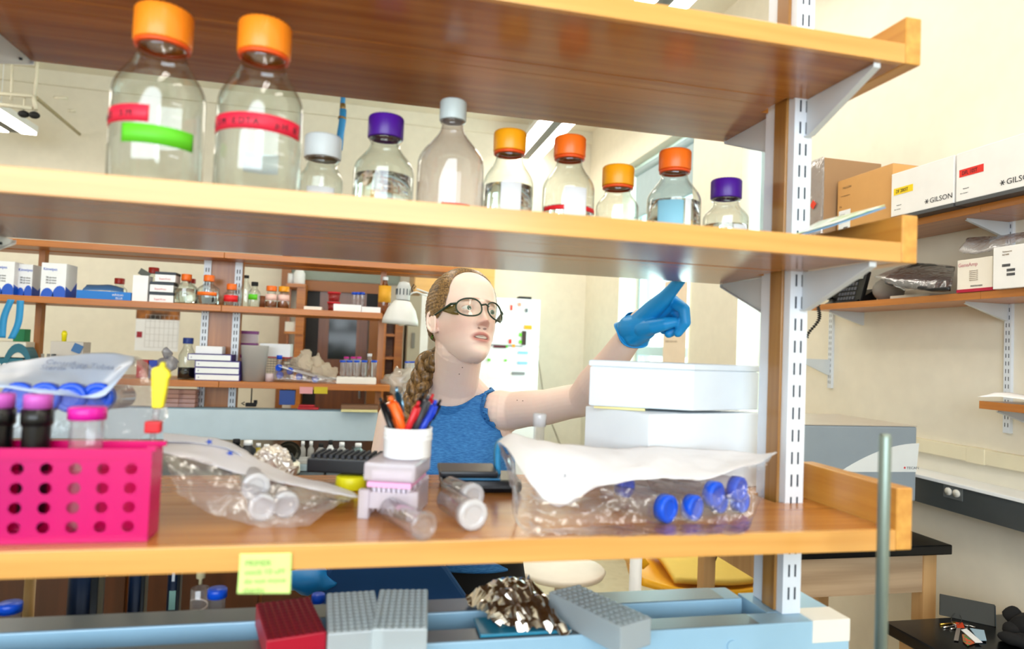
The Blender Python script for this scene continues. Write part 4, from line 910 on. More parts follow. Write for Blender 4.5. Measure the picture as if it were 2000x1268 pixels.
# crumpled foil parcel in a blue tray
n = 24; rows = []
for j in range(n+1):
    r = []
    for i in range(n+1):
        u, v = i/n, j/n; q = W(905+125*u*(1-v*.2)+75*v*(1-u)+110*u*v, 1170+58*v-40*u*(1-v)+(20)*u*v*.5, Z=ZCH+.006)
        hmp = .032*math.sin(PI*u)**.6*math.sin(PI*v)**.6
        a1_, a2_ = abs(mnoise.noise(Vector((u*5+v*2, v*5, 4)))), abs(mnoise.noise(Vector((u*9, v*9-u*3, 14)))); d = mnoise.noise_vector(Vector((u*6, v*6, 4)))*.004+mnoise.noise_vector(Vector((u*14, v*14, 9)))*.0018+Vector((0, 0, .005-.018*a1_-.010*a2_))
        cell = 0
        r.append(Vector((q.x+d.x, q.y+d.y, max(ZCH+.004, q.z+hmp+d.z*1.2))))
    rows.append(r)
tag(MB().sheet(rows, smooth=False).build('foil_parcel', P('bright_foil', '#efe6da', .2, 1), solid=.0006), 'crumpled bright foil parcel on the service channel', 'foil')
t = thing('plastic_tray', 'teal blue plastic strip tray under the foil parcel', 'tray', (W(1010, 1235, Z=ZCH).x, .86, ZCH)); MB().bx(-.05, .07, -.028, .025, 0, .004, bev=.001).build('tray_body', P('teal_blue', '#2b86a6', .3), t)
# ---------------------------------------------------------------- far rack, parallel to the near one
YF, YFS, YFB = 3.4, 3.58, 3.76; ZU, ZL, ZTF = 1.634, 1.272, 1.889
boardm = WOOD('far_rack_oak', '#a65c0e', '#c97c22', .38, 0, .8, coat=.05)
def far_shelf(z, x0, x1, seams, label):
    t = thing('wall_shelf', label, 'shelf', (0, 0, z)); e = [x0]+seams+[x1]
    for ya, yb in ((YF, YFS-.022), (YFS+.022, YFB)):
        for a, b in zip(e, e[1:]): MB().bx(a+.0008, b-.0008, ya, yb, -.03, 0, bev=.002).build('plank', boardm, t)
    return t
def X_(px, py, Y=YF): return W(px, py, Y=Y).x
xs1 = X_(433, 590); xs2 = X_(427, 750)
far_shelf(ZTF, -2.6, X_(905, 525), [xs1], 'top oak shelf of the far rack, above the woman and the bottles')
far_shelf(ZU, -2.6, X_(747, 615), [xs1], 'upper oak shelf of the far rack, crowded with small bottles and boxes')
far_shelf(ZL, -2.6, X_(762, 760), [xs2], 'lower oak shelf of the far rack, with the white binders and the beaker')
def far_post(xa, xb, label, z0=1.0, z1=1.86, rails=True):
    t = thing('rack_upright', label, 'post', ((xa+xb)/2, 0, 0)); w = (xb-xa)/2
    MB().bx(-w, w, YFS-.021, YFS+.021, z0, z1).build('post', WOOD('far_post_oak', '#9a5c24', '#b67436', .4, 2, 1), t)
    if rails:
        for q in (-w+.019, w-.019):
            r = MB(); r.bx(q-.017, q+.017, YFS-.031, YFS-.0215, z0, z1); ra = r.build('slotted_rail', rail, t); s = MB(); z = z0+.02
            while z < z1-.04:
                for e in (-.006, .006): s.bx(q+e-.002, q+e+.002, YFS-.0318, YFS-.0308, z, z+.02)
                z += .034
            s.build('slot', slot, ra)['kind'] = 'stuff'
far_post(X_(392, 640, YFS-.02), X_(469, 640, YFS-.02), 'wide oak post with two slotted rails in the middle of the far rack')
far_post(X_(71, 640, YFS), X_(83, 640, YFS), 'thin oak post at the left of the far rack, by the teal device', rails=False)
far_post(X_(739, 640, YFS), X_(750, 640, YFS), 'thin oak post at the right end of the far rack, under the lamp', rails=False)
# far service channel, bench and cabinet
t = thing('service_channel', 'pale blue grey metal cable trough of the far bench', 'trough', (0, 0, 0)); xr = X_(737, 830)
MB().bx(-2.6, xr, YF+.0, YF+.10, .995, 1.137, bev=.003).build('trough_body', bluegrey2, t); MB().bx(-2.6, xr-.01, YF+.01, YF+.09, 1.1375, 1.141).build('cover_strip', P('blue_grey_lid', '#7e9aab', .4), t)
t = thing('lab_bench', 'far bench with a black top and brown cabinets', 'bench', (0, 0, 0)); xe = X_(750, 930, 2.95)+.1
MB().bx(-2.8, xe, 2.9, 4.3, .875, .912, bev=.003).build('worktop', benchm, t); MB().bx(-2.75, xe-.04, 2.95, 4.25, 0, .874).build('cabinet', darkoak, t)
for k in range(6):
    xa = xe-.08-.5*(k+1); d = MB().bx(xa+.008, xa+.492, 2.93, 2.949, .1, .66, bev=.003).build('cabinet_door', WOOD('cabinet_oak', '#401f08', '#52290e', .45, 2, .5), t); MB().box((xa+.43, 2.922, .58), (.012, .014, .1), bev=.004).build('handle', chrome, d)
    d = MB().bx(xa+.008, xa+.492, 2.93, 2.949, .68, .86, bev=.003).build('drawer', WOOD('cabinet_oak'  , '', ''), t); MB().box((xa+.25, 2.922, .77), (.1, .014, .012), bev=.004).build('handle', chrome, d)
# ---- helpers for the crowd on the far shelves
def fb(x0, x1, yt, Y, z, d, name, label, mat, rz=0, cat='box', group=None, bev=.001, nm='body', h=None):
    a = X_(x0, 590, Y); b = X_(x1, 590, Y); hh = h or W((x0+x1)/2, yt, Y=Y).z-z
    t = thing(name, label, cat, ((a+b)/2, Y, z+.0005), rz, group); MB().bx(-(b-a)/2, (b-a)/2, 0, d, 0, hh, bev=bev).build(nm, mat, t)
    return t, (b-a), hh
wavy = P('glossy_carton_white', '#eef0f2', .4); waveb = P('wave_blue', '#0b52c4', .4)
for i, (x0, x1, yt, Y, lab) in enumerate(((-22, 24, 510, 3.42, 'white tissue box with a blue wave, cut by the left picture edge'), (30, 60, 516, 3.46, 'narrower white tissue box with a blue wave, between the two bigger ones'), (77, 126, 514, 3.42, 'white tissue box with a blue wave, right beside the thin oak post'))):
    t, w, h = fb(x0, x1, yt, Y, ZU, .12, 'tissue_box', lab, wavy, rz=0, group='white and blue cartons on the upper far shelf')
    m = MB()
    for k, (c, r, hh) in enumerate(((-.22, .26, .26), (.28, .3, .34))):
        p = [(w*(c-r), -.0012, .001)]+[(w*(c+r*math.cos(a)), -.0012, max(.001, h*hh*math.sin(a))) for a in [PI-j*PI/10 for j in range(1, 10)]]+[(w*(c+r), -.0012, .001)]
        p = [(max(-w/2, min(w/2, x)), y, z) for x, y, z in p]; m.prism(p, (0, .0008, 0))
    m.prism([(w/2+.0006, .0, .001), (w/2+.0006, .119, .001), (w/2+.0006, .119, h*.5), (w/2+.0006, .06, h*.2), (w/2+.0006, .0, h*.32)], (.0006, 0, 0))
    m.build('blue_wave', waveb, t); text(t, 'Kimwipes', .018, (-w*.42, -.0012, h*.78), (PI/2, 0, 0), waveb, sx=.8)
    for k in range(3): text(t, '280 ply tissue', .011, (-w*.3, -.0012, h*(.55-.08*k)), (PI/2, 0, 0), ink, sx=.7)
t, w, h = fb(148, 255, 569, 3.43, ZU, .13, 'blue_tray', 'flat bright blue open carton with a lifted flap on the upper far shelf', P('bright_blue_card', '#1277cf', .5), cat='carton')
rows = loft([[(-w*.4, 0, h), (0, .0, h+.004), (w*.36, 0, h)], [(-w*.45, .08, h+.03), (0, .07, h+.035), (w*.25, .08, h+.022)]], 10, 3, .002); MB().sheet(rows).build('flap', P('slate_blue_card', '#3f6ea4', .6), t, solid=.001)
text(t, 'ethicon', .016, (w*.15, -.001, h*.5), (PI/2, 0, 0), white); text(t, 'BLUE', .013, (w*.22, -.001, h*.12), (PI/2, 0, 0), white)
def FG(px, yt, cw, bw, Y, capm, label, z=ZU, **k): return gl_bottle(px, yt, cw, bw, Y, capm, label, z=z, group=k.pop('group', 'small bottles on the far rack'), marks=False, **k)
FG(234, 544, 18, 28, 3.66, redcap, 'bottle with a dark red cap behind the blue carton')
t, w, h = fb(257, 287, 538, 3.43, ZU, .07, 'white_box', 'small white open box with a lifted grey flap', wavy); MB().box((0, .05, h+.014), (.05, .002, .03), Matrix.Rotation(.5, 3, 'Y')).build('flap', P('grey_card', '#5e625c', .7), t)
FG(301, 523, 19, 34, 3.62, redcap, 'bottle with a dark red cap behind the stacked slide boxes', liquid=.4, liqm=P('amber_liquid', '#d8a060', .2))
for i, (x0, x1, yt, yb) in enumerate(((291, 338, 573, 590), (291, 337, 554, 572), (300, 340, 535, 553))):
    z = W(300, yb, Y=3.43).z if i else ZU; z = ZU+.0485*i+.0004*i
    a, b = X_(x0, 590, 3.43), X_(x1, 590, 3.43); t = thing('slide_box', 'white slide box with a dark lid, '+('lowest', 'middle one', 'topmost')[i]+' of the three stacked', 'box', ((a+b)/2, 3.43, z+.0004), group='stacked slide boxes')
    w = b-a; MB().bx(-w/2, w/2, 0, .09, 0, .034, bev=.001).build('box_body', wavy, t); MB().bx(-w/2-.001, w/2+.001, -.001, .091, .0342, .047, bev=.001).build('lid', P('dark_slate_lid', '#2b3440', .5), t); text(t, 'Superfrost', .012, (-w*.3, -.0008, .01), (PI/2, 0, 0), P('logo_red', '', 0))
FG(365, 536, 19, 43, 3.47, orange, 'bottle with an orange cap, right of the slide boxes', liquid=.5, ring=rr_)
FG(375, 545, 14, 22, 3.66, redcap, 'bottle with a red cap peeping out behind the orange capped one')
FG(409, 538, 20, 40, 3.45, orange, 'bottle with an orange cap and orange tape before the wide post', liquid=.38, tapes=((.30, .42, -165, -30, orange),))
FG(453, 555, 19, 27, 3.45, orange, 'short bottle with an orange cap and a broad red label', tapes=((.18, .48, -165, -15, P('scarlet_tape', '', 0)),))
FG(482, 538, 9, 19, 3.47, blackmat, 'slim flask with a black stopper beside the red labelled bottle', mat=glass)
FG(498, 551, 13, 23, 3.45, blackmat, 'bottle with a black cap and a bright green label', tapes=((.28, .5, -150, -50, greentape),))
tag(MB().cyl((X_(512, 590, 3.5), 3.5, ZU+.0005), (X_(512, 590, 3.5), 3.5, ZU+.06), .014).build('vial', P('rust_brown', '#8a5030', .5)), 'small brown vial between the green and pink labelled bottles', 'vial')
pinkl = P('pale_pink_label', '#eec6bc', .6)
FG(531, 559, 20, 22, 3.45, orange, 'small bottle with an orange cap and a pale pink label', tapes=((.34, .62, -165, -15, pinkl),), liquid=.3, liqm=P('brown_liquid', '#8a4a22', .2), caph=.5)
FG(555, 560, 21, 23, 3.47, yellowc, 'small bottle with an amber cap and a pale pink label', tapes=((.34, .62, -165, -15, pinkl),), liquid=.3, liqm=P('brown_liquid', '', 0), caph=.5)
t, w, h = fb(594, 629, 599, 3.43, ZU, .1, 'cream_tray', 'flat cream tray lying near the middle of the upper far shelf', P('cream_board', '', 0), cat='tray')
for i, (yt, yb) in enumerate(((588, 607), (567, 587))):
    a, b = X_(639, 590, 3.46), X_(664, 590, 3.46); z = ZU+.0505*i
    t = thing('sample_tub', 'red and clear plastic tub, '+('lower' if i == 0 else 'upper')+' of the stacked pair', 'tub', ((a+b)/2, 3.49, z+.0006), group='stacked red tubs')
    MB().lathe([(0, 0), (.026, 0), (.031, .038), (.029, .038), (.025, .002), (0, .002)], n=24).build('tub_body', THIN('red_tinted_plastic', '#f3d0d0', '#c05050', .5, milk=.4, milkcol='#d84040'), t); MB().lathe([(0, .0465), (.033, .0465), (.033, .0385), (0, .0385)], n=24).build('lid', P('tub_lid_red', '#c41c2c', .4), t)
t, w, h = fb(652, 706, 595, 3.42, ZU, .12, 'white_tray', 'white plastic tray at the front of the upper far shelf', white, cat='tray'); fb(707, 744, 600, 3.43, ZU, .1, 'white_tray', 'lower white tray at the end of the upper far shelf', white, cat='tray')
for i, px in enumerate((692, 700, 708)): tube50(px, 571, 10, 3.57, bluecap, clearp, 'blue capped tube on the upper far shelf, '+('left', 'middle', 'right')[i]+' one of three', ZU+.001, group='three blue capped tubes on the upper far shelf')
fb(716, 739, 574, 3.56, ZU, .1, 'black_box', 'black box with a red lid line beside the three blue capped tubes', blackmat)
FG(753, 541, 11, 26, 3.47, white, 'brown bottle with an amber label beside the lamp', mat=THIN('brown_glass', '#c07a30', '#6a3a10', .8, milk=.3, milkcol='#b87830'), tapes=((.3, .75, -160, -20, P('amber_label', '#e0a32a', .6)),))
# little wall box with white bottle above the door
t = thing('wall_box', 'little oak box shelf holding a white bottle, left of the door', 'shelf', (0, 0, 0)); Yw = 5.9; za = W(580, 556, Y=Yw).z; xa, xb = X_(562, 560, Yw), X_(599, 560, Yw)
MB().bx(xa, xb, Yw-.1, Yw+.1, za-.03, za).bx(xa, xa+.02, Yw+.08, Yw+.1, za-1.3, za-.03).build('box_shelf', WOOD('far_rack_oak', '', ''), t)
MB().bx(xb-.07, xb, Yw-.08, Yw+.1, za-1.25, za-.03).build('side_board', WOOD('far_rack_oak', '', ''), t)
for i in range(3): MB().bx(xa, xb, Yw-.1, Yw+.1, za-.42-.33*i, za-.40-.33*i).build('inner_shelf', WOOD('far_rack_oak', '', ''), t)
p = W(584, 553, Y=Yw); t = thing('detergent_bottle', 'white bottle with a red cap on the little oak box shelf', 'bottle', (p.x, Yw, za+.001)); MB().lathe([(0, 0), (.045, 0), (.048, .01), (.048, .09), (.028, .13), (.02, .135), (0, .135)], n=20).build('bottle_body', white, t); MB().lathe([(0, .155), (.024, .155), (.024, .1355), (0, .1355)], n=16).build('cap', P('cap_scarlet', '#e0301c', .4), t)
p = W(567, 553, Y=Yw); tag(MB().cyl((p.x, Yw, za+.001), (p.x, Yw, za+.09), .022).build('white_jar', white), 'small white jar beside the white bottle with a red cap', 'jar')
for i, (y, c) in enumerate(((640, '#ece8e0'), (668, '#d8d2c6'), (690, '#c9c4ba'))):
    p = W(570, y, Y=Yw); m = MB().box((p.x, Yw-.02, za-.42-.33*i+.051), (.1, .08, .1), bev=.004); tag(m.build('supply_box', P('supply%d' % i, c, .6)), 'pale supply box inside the oak wall box, '+('top', 'middle', 'bottom')[i]+' compartment', 'box')
# ---- lower far shelf
FG(368, 660, 19, 32, 3.50, P('navy_cap', '#0c2f7e', .4), 'bottle with a navy cap and dark liquid left of the white binders', z=ZL, liquid=.28, liqm=P('black_liquid', '#15120f', .2))
for i in range(4):
    x0, x1 = ((381, 469), (380, 468), (380, 468), (365, 451))[i]; a, b = X_(x0, 720, 3.42), X_(x1, 720, 3.42); hz = .0305
    t = thing('cryo_box', 'white box with purple edges, '+('lowest', 'second lowest', 'third', 'topmost and shifted left')[i]+' of the four stacked', 'box', ((a+b)/2, 3.42, ZL+.0006+i*(hz+.001)), group='stacked white and purple boxes'); w = b-a
    MB().bx(-w/2, w/2, .002, .12, 0, hz).build('box_body', P('purple_edges', '#3f2f86', .5), t); MB().bx(-w/2+.004, w/2-.004, 0, .0019, .003, hz-.003).build('front_label', labelm, t); text(t, '+', .016, (-w/2+.012, -.0006, .009), (PI/2, 0, 0), P('purple_edges'))
t, w, h = fb(387, 439, 677, 3.45, ZL+.127, .08, 'white_tray', 'small white tray on top of the purple edged boxes', white, cat='tray')
p = W(495, 743, Y=3.47); Hc = W(495, 675, Y=3.47).z-ZL; k = dep(p)/F
t = thing('beaker', 'frosted plastic beaker beside the stacked purple edged boxes', 'beaker', (p.x, 3.47, ZL+.0006)); MB().lathe([(0, 0), (41*k/2, 0), (51*k/2, Hc-.004), (53*k/2, Hc), (50*k/2, Hc-.002), (40*k/2, .002), (0, .002)], n=28).build('beaker_body', frost, t)
for i in range(4):
    a, b = X_(466, 650, 3.66), X_(501, 650, 3.66); t = thing('stacked_rack', 'white tip rack with a mauve band, '+('lowest', 'second', 'third', 'topmost')[i]+' of the column behind the beaker', 'rack', ((a+b)/2, 3.66, ZL+.0006+i*.062), group='mauve banded racks'); w = b-a
    MB().bx(-w/2, w/2, 0, .08, 0, .044).build('rack_body', P('lilac_white', '#cbb9bd', .5), t); MB().bx(-w/2-.001, w/2+.001, -.001, .081, .0442, .060).build('lid', P('mauve_band', '#8a3f86', .5), t)
t, w, h = fb(512, 572, 672, 3.565, ZL+.120, .12, 'white_box', 'white box with a crimson base on the wire basket', wavy); MB().bx(-w/2, w/2, -.001, .121, -.006, -.0004).build('base', P('crimson_band', '', 0), t)
t = thing('wire_basket', 'grey mesh basket under the white box', 'basket', (X_(540, 700, 3.565), 3.565, ZL+.0006)); m = MB(); w = .066
for k in range(9):
    z = .004+.013*k; m.tube([(-w, 0, z), (w, 0, z), (w, .1, z), (-w, .1, z)], .0011, 4, closed=True)
for k in range(11): x = -w+2*w*k/10; m.tube([(x, 0, .004), (x, 0, .11)], .0009, 4)
m.build('wire_mesh', P('grey_wire', '#8c8c8c', .5, .4), t)
tag(MB().cyl((X_(527, 730, 3.47), 3.47, ZL+.0006), (X_(527, 730, 3.47), 3.47, ZL+.04), .021).build('white_jar', P('lilac_white', '', 0)), 'small pale jar between the beaker and the bag of tubes', 'jar')
t = thing('tube_bag', 'clear bag of blue capped tubes with a white seam on the lower far shelf', 'bag', (0, 0, 0)); gz = ZL+.0006
def LF(pts, Y): return [W(x, y, Y=Y) for x, y in pts]
MB().sheet(floorz(loft([LF([(538, 718), (560, 714), (600, 722), (640, 735), (662, 738)], 3.50), LF([(536, 735), (570, 735), (610, 738), (662, 744)], 3.43), LF([(536, 742), (575, 745), (620, 748), (660, 750)], 3.425)], 24, 4, .004, 3, 18), gz)).build('bag_film', film, t, solid=.0004)
MB().sheet(loft([LF([(540, 713), (580, 722), (620, 733), (658, 738)], 3.49), LF([(545, 716), (580, 727), (620, 738), (655, 742)], 3.46)], 24, 3, .002, 4, 18)).build('white_seam', white, t, solid=.001)
for i, (x, y) in enumerate(((543, 719), (545, 733), (565, 725), (583, 736), (614, 744), (546, 697))):
    if i == 5: tube50(546, 694, 11, 3.535, bluecap, clearp, 'small tube with a blue cap standing before the mesh basket', ZL+.001, group='blue capped tubes in the far bag', ch=.02); continue
    c = W(x, y, Y=3.47); lying((c.x, c.y, max(c.z, gz+.0176)), (.6, 1, 0), .11, .0148, bluecap, clearp, 'blue capped tube in the far bag, '+('topmost at the left', 'below the topmost', 'second from the left on top', 'in the middle', 'at the right end')[i], 'blue capped tubes in the far bag')
m = MB()
for c, r in (((592, 715), .045), ((602, 718), .055), ((625, 724), .05), ((645, 730), .038), ((598, 700), .032), ((618, 708), .03)):
    p = W(*c, Y=3.62); m.ball(p, r, 22)
for i, v in enumerate(m.v): p = Vector(v); d = mnoise.noise_vector(p*28)*.03+mnoise.noise_vector(p*70)*.012; m.v[i] = (p.x+d.x, p.y+d.y*.6, max(gz, p.z+d.z))
m.sm = [False]*len(m.f); tag(m.build('paper_crumple', P('crumpled_paper', '#cbbba4', .8)), 'crumpled beige paper and film behind the far bag of tubes', 'paper')
t, w, h = fb(664, 742, 738, 3.42, ZL, .1, 'white_tray', 'white foam tray under the row of blue capped tubes', P('styro_tray', '#eceae4', .6), cat='tray', bev=.006)
for i, px in enumerate((670, 683, 697, 712, 731)): tube50(px, 704, 12, 3.46, bluecap, clearp, 'blue capped tube on the white foam tray, '+('first from the left', 'second from the left', 'third from the left', 'fourth from the left', 'rightmost')[i], ZL+.033, group='row of blue capped tubes', ch=.01)
for i, px in enumerate((677, 690, 701)): tube50(px, 697, 10, 3.64, magenta, clearp, 'magenta capped tube behind the blue capped row, '+('left', 'middle', 'right')[i]+' one', ZL+.001, group='magenta capped tubes', ch=.01)
FG(722, 691, 9, 15, 3.62, white, 'small clear bottle with a pale cap behind the tube row', z=ZL)
m = MB(); m.ball(W(780, 745, Y=3.55), .075, 30, (1.1, .7, .85)); m.ball(W(800, 765, Y=3.5), .05, 22, (1, .8, .8))
for i, v in enumerate(m.v): p = Vector(v); d = mnoise.noise_vector(p*20)*.04+mnoise.noise_vector(p*50)*.012; m.v[i] = (p.x+d.x, p.y+d.y*.5, p.z+d.z)
t = thing('plastic_bag', 'crinkled whitish bag of tubes by the braid, right of the far rack', 'bag', (0, 0, 0)); m.build('bag_film', THIN('whitish_bag', '#f4f0ea', '#d6cec4', .8, milk=.55, milkcol='#e6dfd6', wr=.5), t)
st = thing('side_shelf', 'small oak ledge under the whitish bag', 'shelf', (X_(790, 775, 3.55), 3.5, ZL-.07)); MB().bx(-.09, .11, 0, .16, -.02, .0).build('plank', boardm, st)
for i, px in enumerate((795, 803, 811)): tube50(px, 706, 9, 3.62, bluecap, clearp, 'blue capped tube inside the whitish bag, '+('left', 'middle', 'right')[i]+' one', ZL-.04, group='tubes in the whitish bag', ch=.008)
# red and blue bins, knotted bag, left of navy bottle
fb(274, 296, 704, 3.50, ZL, .1, 'red_bin', 'small red bin left of the blue bin on the lower far shelf', P('bin_red', '#b01824', .5), cat='bin'); fb(298, 318, 705, 3.50, ZL, .1, 'blue_bin', 'small blue bin beside the red bin on the lower far shelf', P('bin_blue', '#1a3fae', .5), cat='bin')
m = MB(); m.ball(W(328, 712, Y=3.46), .040, 24, (1.1, .9, 1)); m.ball(W(325, 690, Y=3.46), .022, 16)
for i, v in enumerate(m.v): p = Vector(v); d = mnoise.noise_vector(p*35)*.014; m.v[i] = (p.x+d.x, p.y+d.y, max(gz, p.z+d.z))
tag(m.build('knotted_bag', THIN('grey_bag', '#e6e8ee', '#b0b4c0', .8, milk=.4, milkcol='#b8bccb', wr=.4)), 'knotted grey clear bag between the blue bin and the navy capped bottle', 'bag')
# teal device, cables, green box
t = thing('lab_rotator', 'cream and teal bench device with white knobs at the left edge', 'device', (X_(15, 690, 3.47), 3.47, ZL+.0006)); e0 = X_(-10, 690, 3.47)-t.location.x; e1 = X_(70, 690, 3.47)-t.location.x; hT = W(40, 668, Y=3.47).z-ZL
MB().bx(e0, e0+.13, -.02, .07, hT*.52, hT, bev=.006).build('cream_top', P('device_cream', '#e2dccb', .5), t); MB().bx(e0, e1-.04, -.022, .07, 0, hT*.5, bev=.004).build('teal_base', P('device_teal', '#146478', .4), t)
m = MB(); arch = [(e1-.125+.0625+.0625*math.cos(a), -.024, max(.0, (hT*.95)*math.sin(a))) for a in [PI*k/14 for k in range(15)]]; inn = [(x*.72+(e1-.0625)*.28, y, z*.72) for x, y, z in arch][::-1]
m.prism(arch+inn, (0, .08, 0)); m.build('teal_arch', P('device_teal'), t)
for k in range(3): MB().ball((e0+.03+.022*k, -.024, hT*.3), .008, 12).build('knob', white, t)
m = MB()
for k in range(3): m.bx(e1-.088+.02*k, e1-.078+.02*k, .0, .05, .002, hT*.6)
m.build('tube_slot', P('dark_teal', '#0b4150', .5), t)
for i, (a, b, c_) in enumerate((((22, 585), (8, 620), (4, 660)), ((40, 587), (36, 630), (22, 662)))):
    rows = [[p+Vector((dx, 0, 0)) for p in resamp([W(*q, Y=3.40-.006*i) for q in (a, b, c_)], 12)] for dx in (-.014, .014)]
    tag(MB().sheet(rows).build('blue_strap', P('azure_strap', '#2a90c8', .5), solid=.003), ('left' if i == 0 else 'right')+' one of the two blue straps hanging from the upper far shelf', 'strap')
fb(30, 52, 643, 3.62, ZL+.0, .06, 'green_box', 'green box behind the teal device', P('green_card', '#128a52', .5))
fb(104, 168, 668, 3.47, ZL, .09, 'grey_caddy', 'pale grey pen caddy on the lower far shelf', P('caddy_grey', '#c7c0b6', .5), cat='caddy')
p = W(123, 668, Y=3.5); t = thing('dropper_bulb', 'yellow dropper bulb sticking out of the grey caddy', 'dropper', (p.x, 3.51, p.z+.0012)); MB().lathe([(0, .0), (.009, 0), (.011, .03), (.013, .034), (.008, .05), (0, .052)], n=16).build('bulb', P('lemon_plastic', '', 0), t)
tag(MB().box(W(151, 681, Y=3.465), (.04, .004, .04), Matrix.Rotation(.4, 3, 'Y')).build('blue_card', P('slate_blue_card', '', 0)), 'slate blue card on the front of the grey caddy', 'card')
for i, (px, tilt, c_) in enumerate(((88, -.1, '#8a8880'), (94, .02, '#7a7a78'), (101, .05, '#55606a'), (107, .0, '#23282e'), (170, .1, '#3c2c26'), (176, .25, '#33302c'), (182, .45, '#4a3c30'))):
    p = W(px, 690, Y=3.44 if i < 4 else 3.52); q = Vector((p.x, p.y, ZL+.002)); tag(MB().cyl(q, q+Vector((math.sin(tilt), 0, math.cos(tilt)))*(.10 if i < 4 else .085), .0075, .006, n=10).build('marker_pen', P('marker%d' % i, c_, .5)), ('marker pen left of the grey caddy, ' if i < 4 else 'dark pen right of the grey caddy, ')+('outermost, leaning left', 'second', 'third, slate coloured', 'black, closest to the caddy', 'upright, closest to the caddy', 'leaning slightly', 'leaning far right')[i], 'pen', 'pens around the grey caddy')
# calendar on the back wall
xa, xb = X_(265, 640, YB), X_(350, 640, YB); z0, z1, zm_ = W(305, 686, Y=YB).z, W(310, 603, Y=YB).z, W(308, 624, Y=YB).z
t = thing('wall_calendar', 'wall calendar with a brown picture above a white month page', 'calendar', ((xa+xb)/2, YB-.004, z0)); w = (xb-xa)/2
MB().bx(-w, w, 0, .003, 0, zm_-z0-.002).build('month_page', paper, t); MB().bx(-w, w, -.001, .003, zm_-z0, z1-z0).build('picture', TILE('sepia_picture', ['#1d120a', '#a8651f', '#5a3010'], 5, .5), t)
g = MB()
for k in range(6): g.bx(-w*.55, w*.95, -.0012, -.0004, .03+k*.055, .032+k*.055)
for k in range(8): g.bx(-w*.55+k*w*1.5/7-.001, -w*.55+k*w*1.5/7+.001, -.0012, -.0004, .03, .307)
g.build('date_grid', P('grid_grey', '#b9b7b6', .7), t); MB().bx(-w*.93, -w*.68, -.002, -.0004, .11, .16).build('logo_mark', P('logo_red_navy', '#a02838', .6), t)
# desk lamp
p = W(785, 600, Y=3.1); k = dep(p)/F
t = thing('desk_lamp', 'white desk lamp with a bell shade on a spring arm above the braid', 'lamp', (p.x, 3.1, p.z))
def q_(px, py): v = W(px, py, Y=3.1); return (v.x-p.x, 0, v.z-p.z)
Rl = Matrix.Rotation(.06, 3, 'Y'); zz = [q_(785, y)[2] for y in (634, 625, 605, 590, 586, 560, 552, 550)]
lampm = P('lamp_white', '#d5d6d4', .4)
MB().lathe([(35*k, zz[0]), (34*k, zz[1]), (27*k, zz[2]), (16*k, zz[3]+.002), (13*k, zz[3]+.006)], n=36, R=Rl).build('lamp_shade', lampm, t, solid=.0015)
MB().lathe([(13.5*k, zz[4]), (13.5*k, zz[5]), (10*k, zz[6]), (3*k, zz[7]), (0, zz[7])], n=28, R=Rl).build('lamp_socket', P('lamp_grey', '#b9bcbc', .4), t)
m = MB()
for i in range(7): a = PI+i*PI/6; m.box((13.6*k*math.cos(a)+.003, 13.6*k*math.sin(a), (zz[4]+zz[5])/2+.006), (.004, .004, .028))
m.build('vent_slot', slot, t)['kind'] = 'stuff'
MB().ball((0, 0, zz[1]), .028, 16).build('bulb', P('bulb_white', '#f3f1ea', .3), t)
jt = Vector(q_(806, 572)); m = MB(); m.tube([Vector(q_(795, 580)), jt, jt+Vector((.02, .01, .005)), jt+Vector((.16, .1, -.03))], .004, 8); m.tube([jt+Vector((.02, .02, .02)), jt+Vector((.17, .12, -.012))], .004, 8); m.tube([jt+Vector((.16, .1, -.03)), jt+Vector((.2, .25, -.5)), jt+Vector((.16, .3, .912-p.z-jt.z))], .005, 8)
m.build('arm', lampm, t); MB().tube([jt+Vector(v) for v in ((0, 0, 0), (-.006, 0, .02), (.004, 0, .04), (.014, 0, .03), (.004, 0, .02))], .0025, 6).build('tension_knob', blackmat, t)
# cabinets, shelf case and fridge further back on the right of the door
def bxp(x0, x1, y0, y1, Y, d, name, label, mat, cat, z0=None):
    a, b = X_(x0, y1, Y), X_(x1, y1, Y); zt = W((x0+x1)/2, y0, Y=Y).z; zb = z0 if z0 is not None else W((x0+x1)/2, y1, Y=Y).z
    t = thing(name, label, cat, (a, Y, zb)); return t, b-a, zt-zb
t, w, h = bxp(808, 966, 505, 575, 5.55, .5, 'wall_cabinet', 'honey wood wall cabinet behind the woman\'s head', oak, 'cabinet'); MB().bx(0, w, .02, .6, 0, h+.3).build('cabinet_body', WOOD('cabinet_maple', '#d8a255', '#e8b86c', .4, 0, .4), t)
for k in (0, 1): MB().bx(w*k/2+.006, w*(k+1)/2-.006, .0, .019, .006, h+.29, bev=.003).build('cabinet_door', WOOD('cabinet_maple', '', ''), t)
t, w, h = bxp(742, 788, 612, 745, 5.2, .3, 'open_bookcase', 'narrow open oak bookcase right of the door', darkoak, 'bookcase', z0=0); w -= .02; fm = WOOD('far_rack_oak', '', '')
MB().bx(0, .03, 0, .3, 0, h).bx(w-.06, w, 0, .3, 0, h).bx(.03, w-.06, 0, .3, h-.03, h).bx(.03, w-.06, .28, .3, 0, h-.03).build('case', fm, t)
for y in (655, 700, 740): z = W(770, y, Y=5.2).z; MB().bx(.031, w-.061, .01, .279, z-.01, z+.01).build('case_shelf', fm, t)
t, w, h = bxp(792, 832, 578, 745, 5.05, .5, 'filing_cabinet', 'tall grey white cabinet behind the lamp', white, 'cabinet', z0=0); MB().bx(0, w*.62, 0, .5, 0, h).build('cabinet_body', P('greige_panel', '#a59b86', .6), t); MB().bx(w*.62, w, 0, .5, 0, h+.02).build('side_panel', P('pale_panel', '#e8e6e2', .6), t)
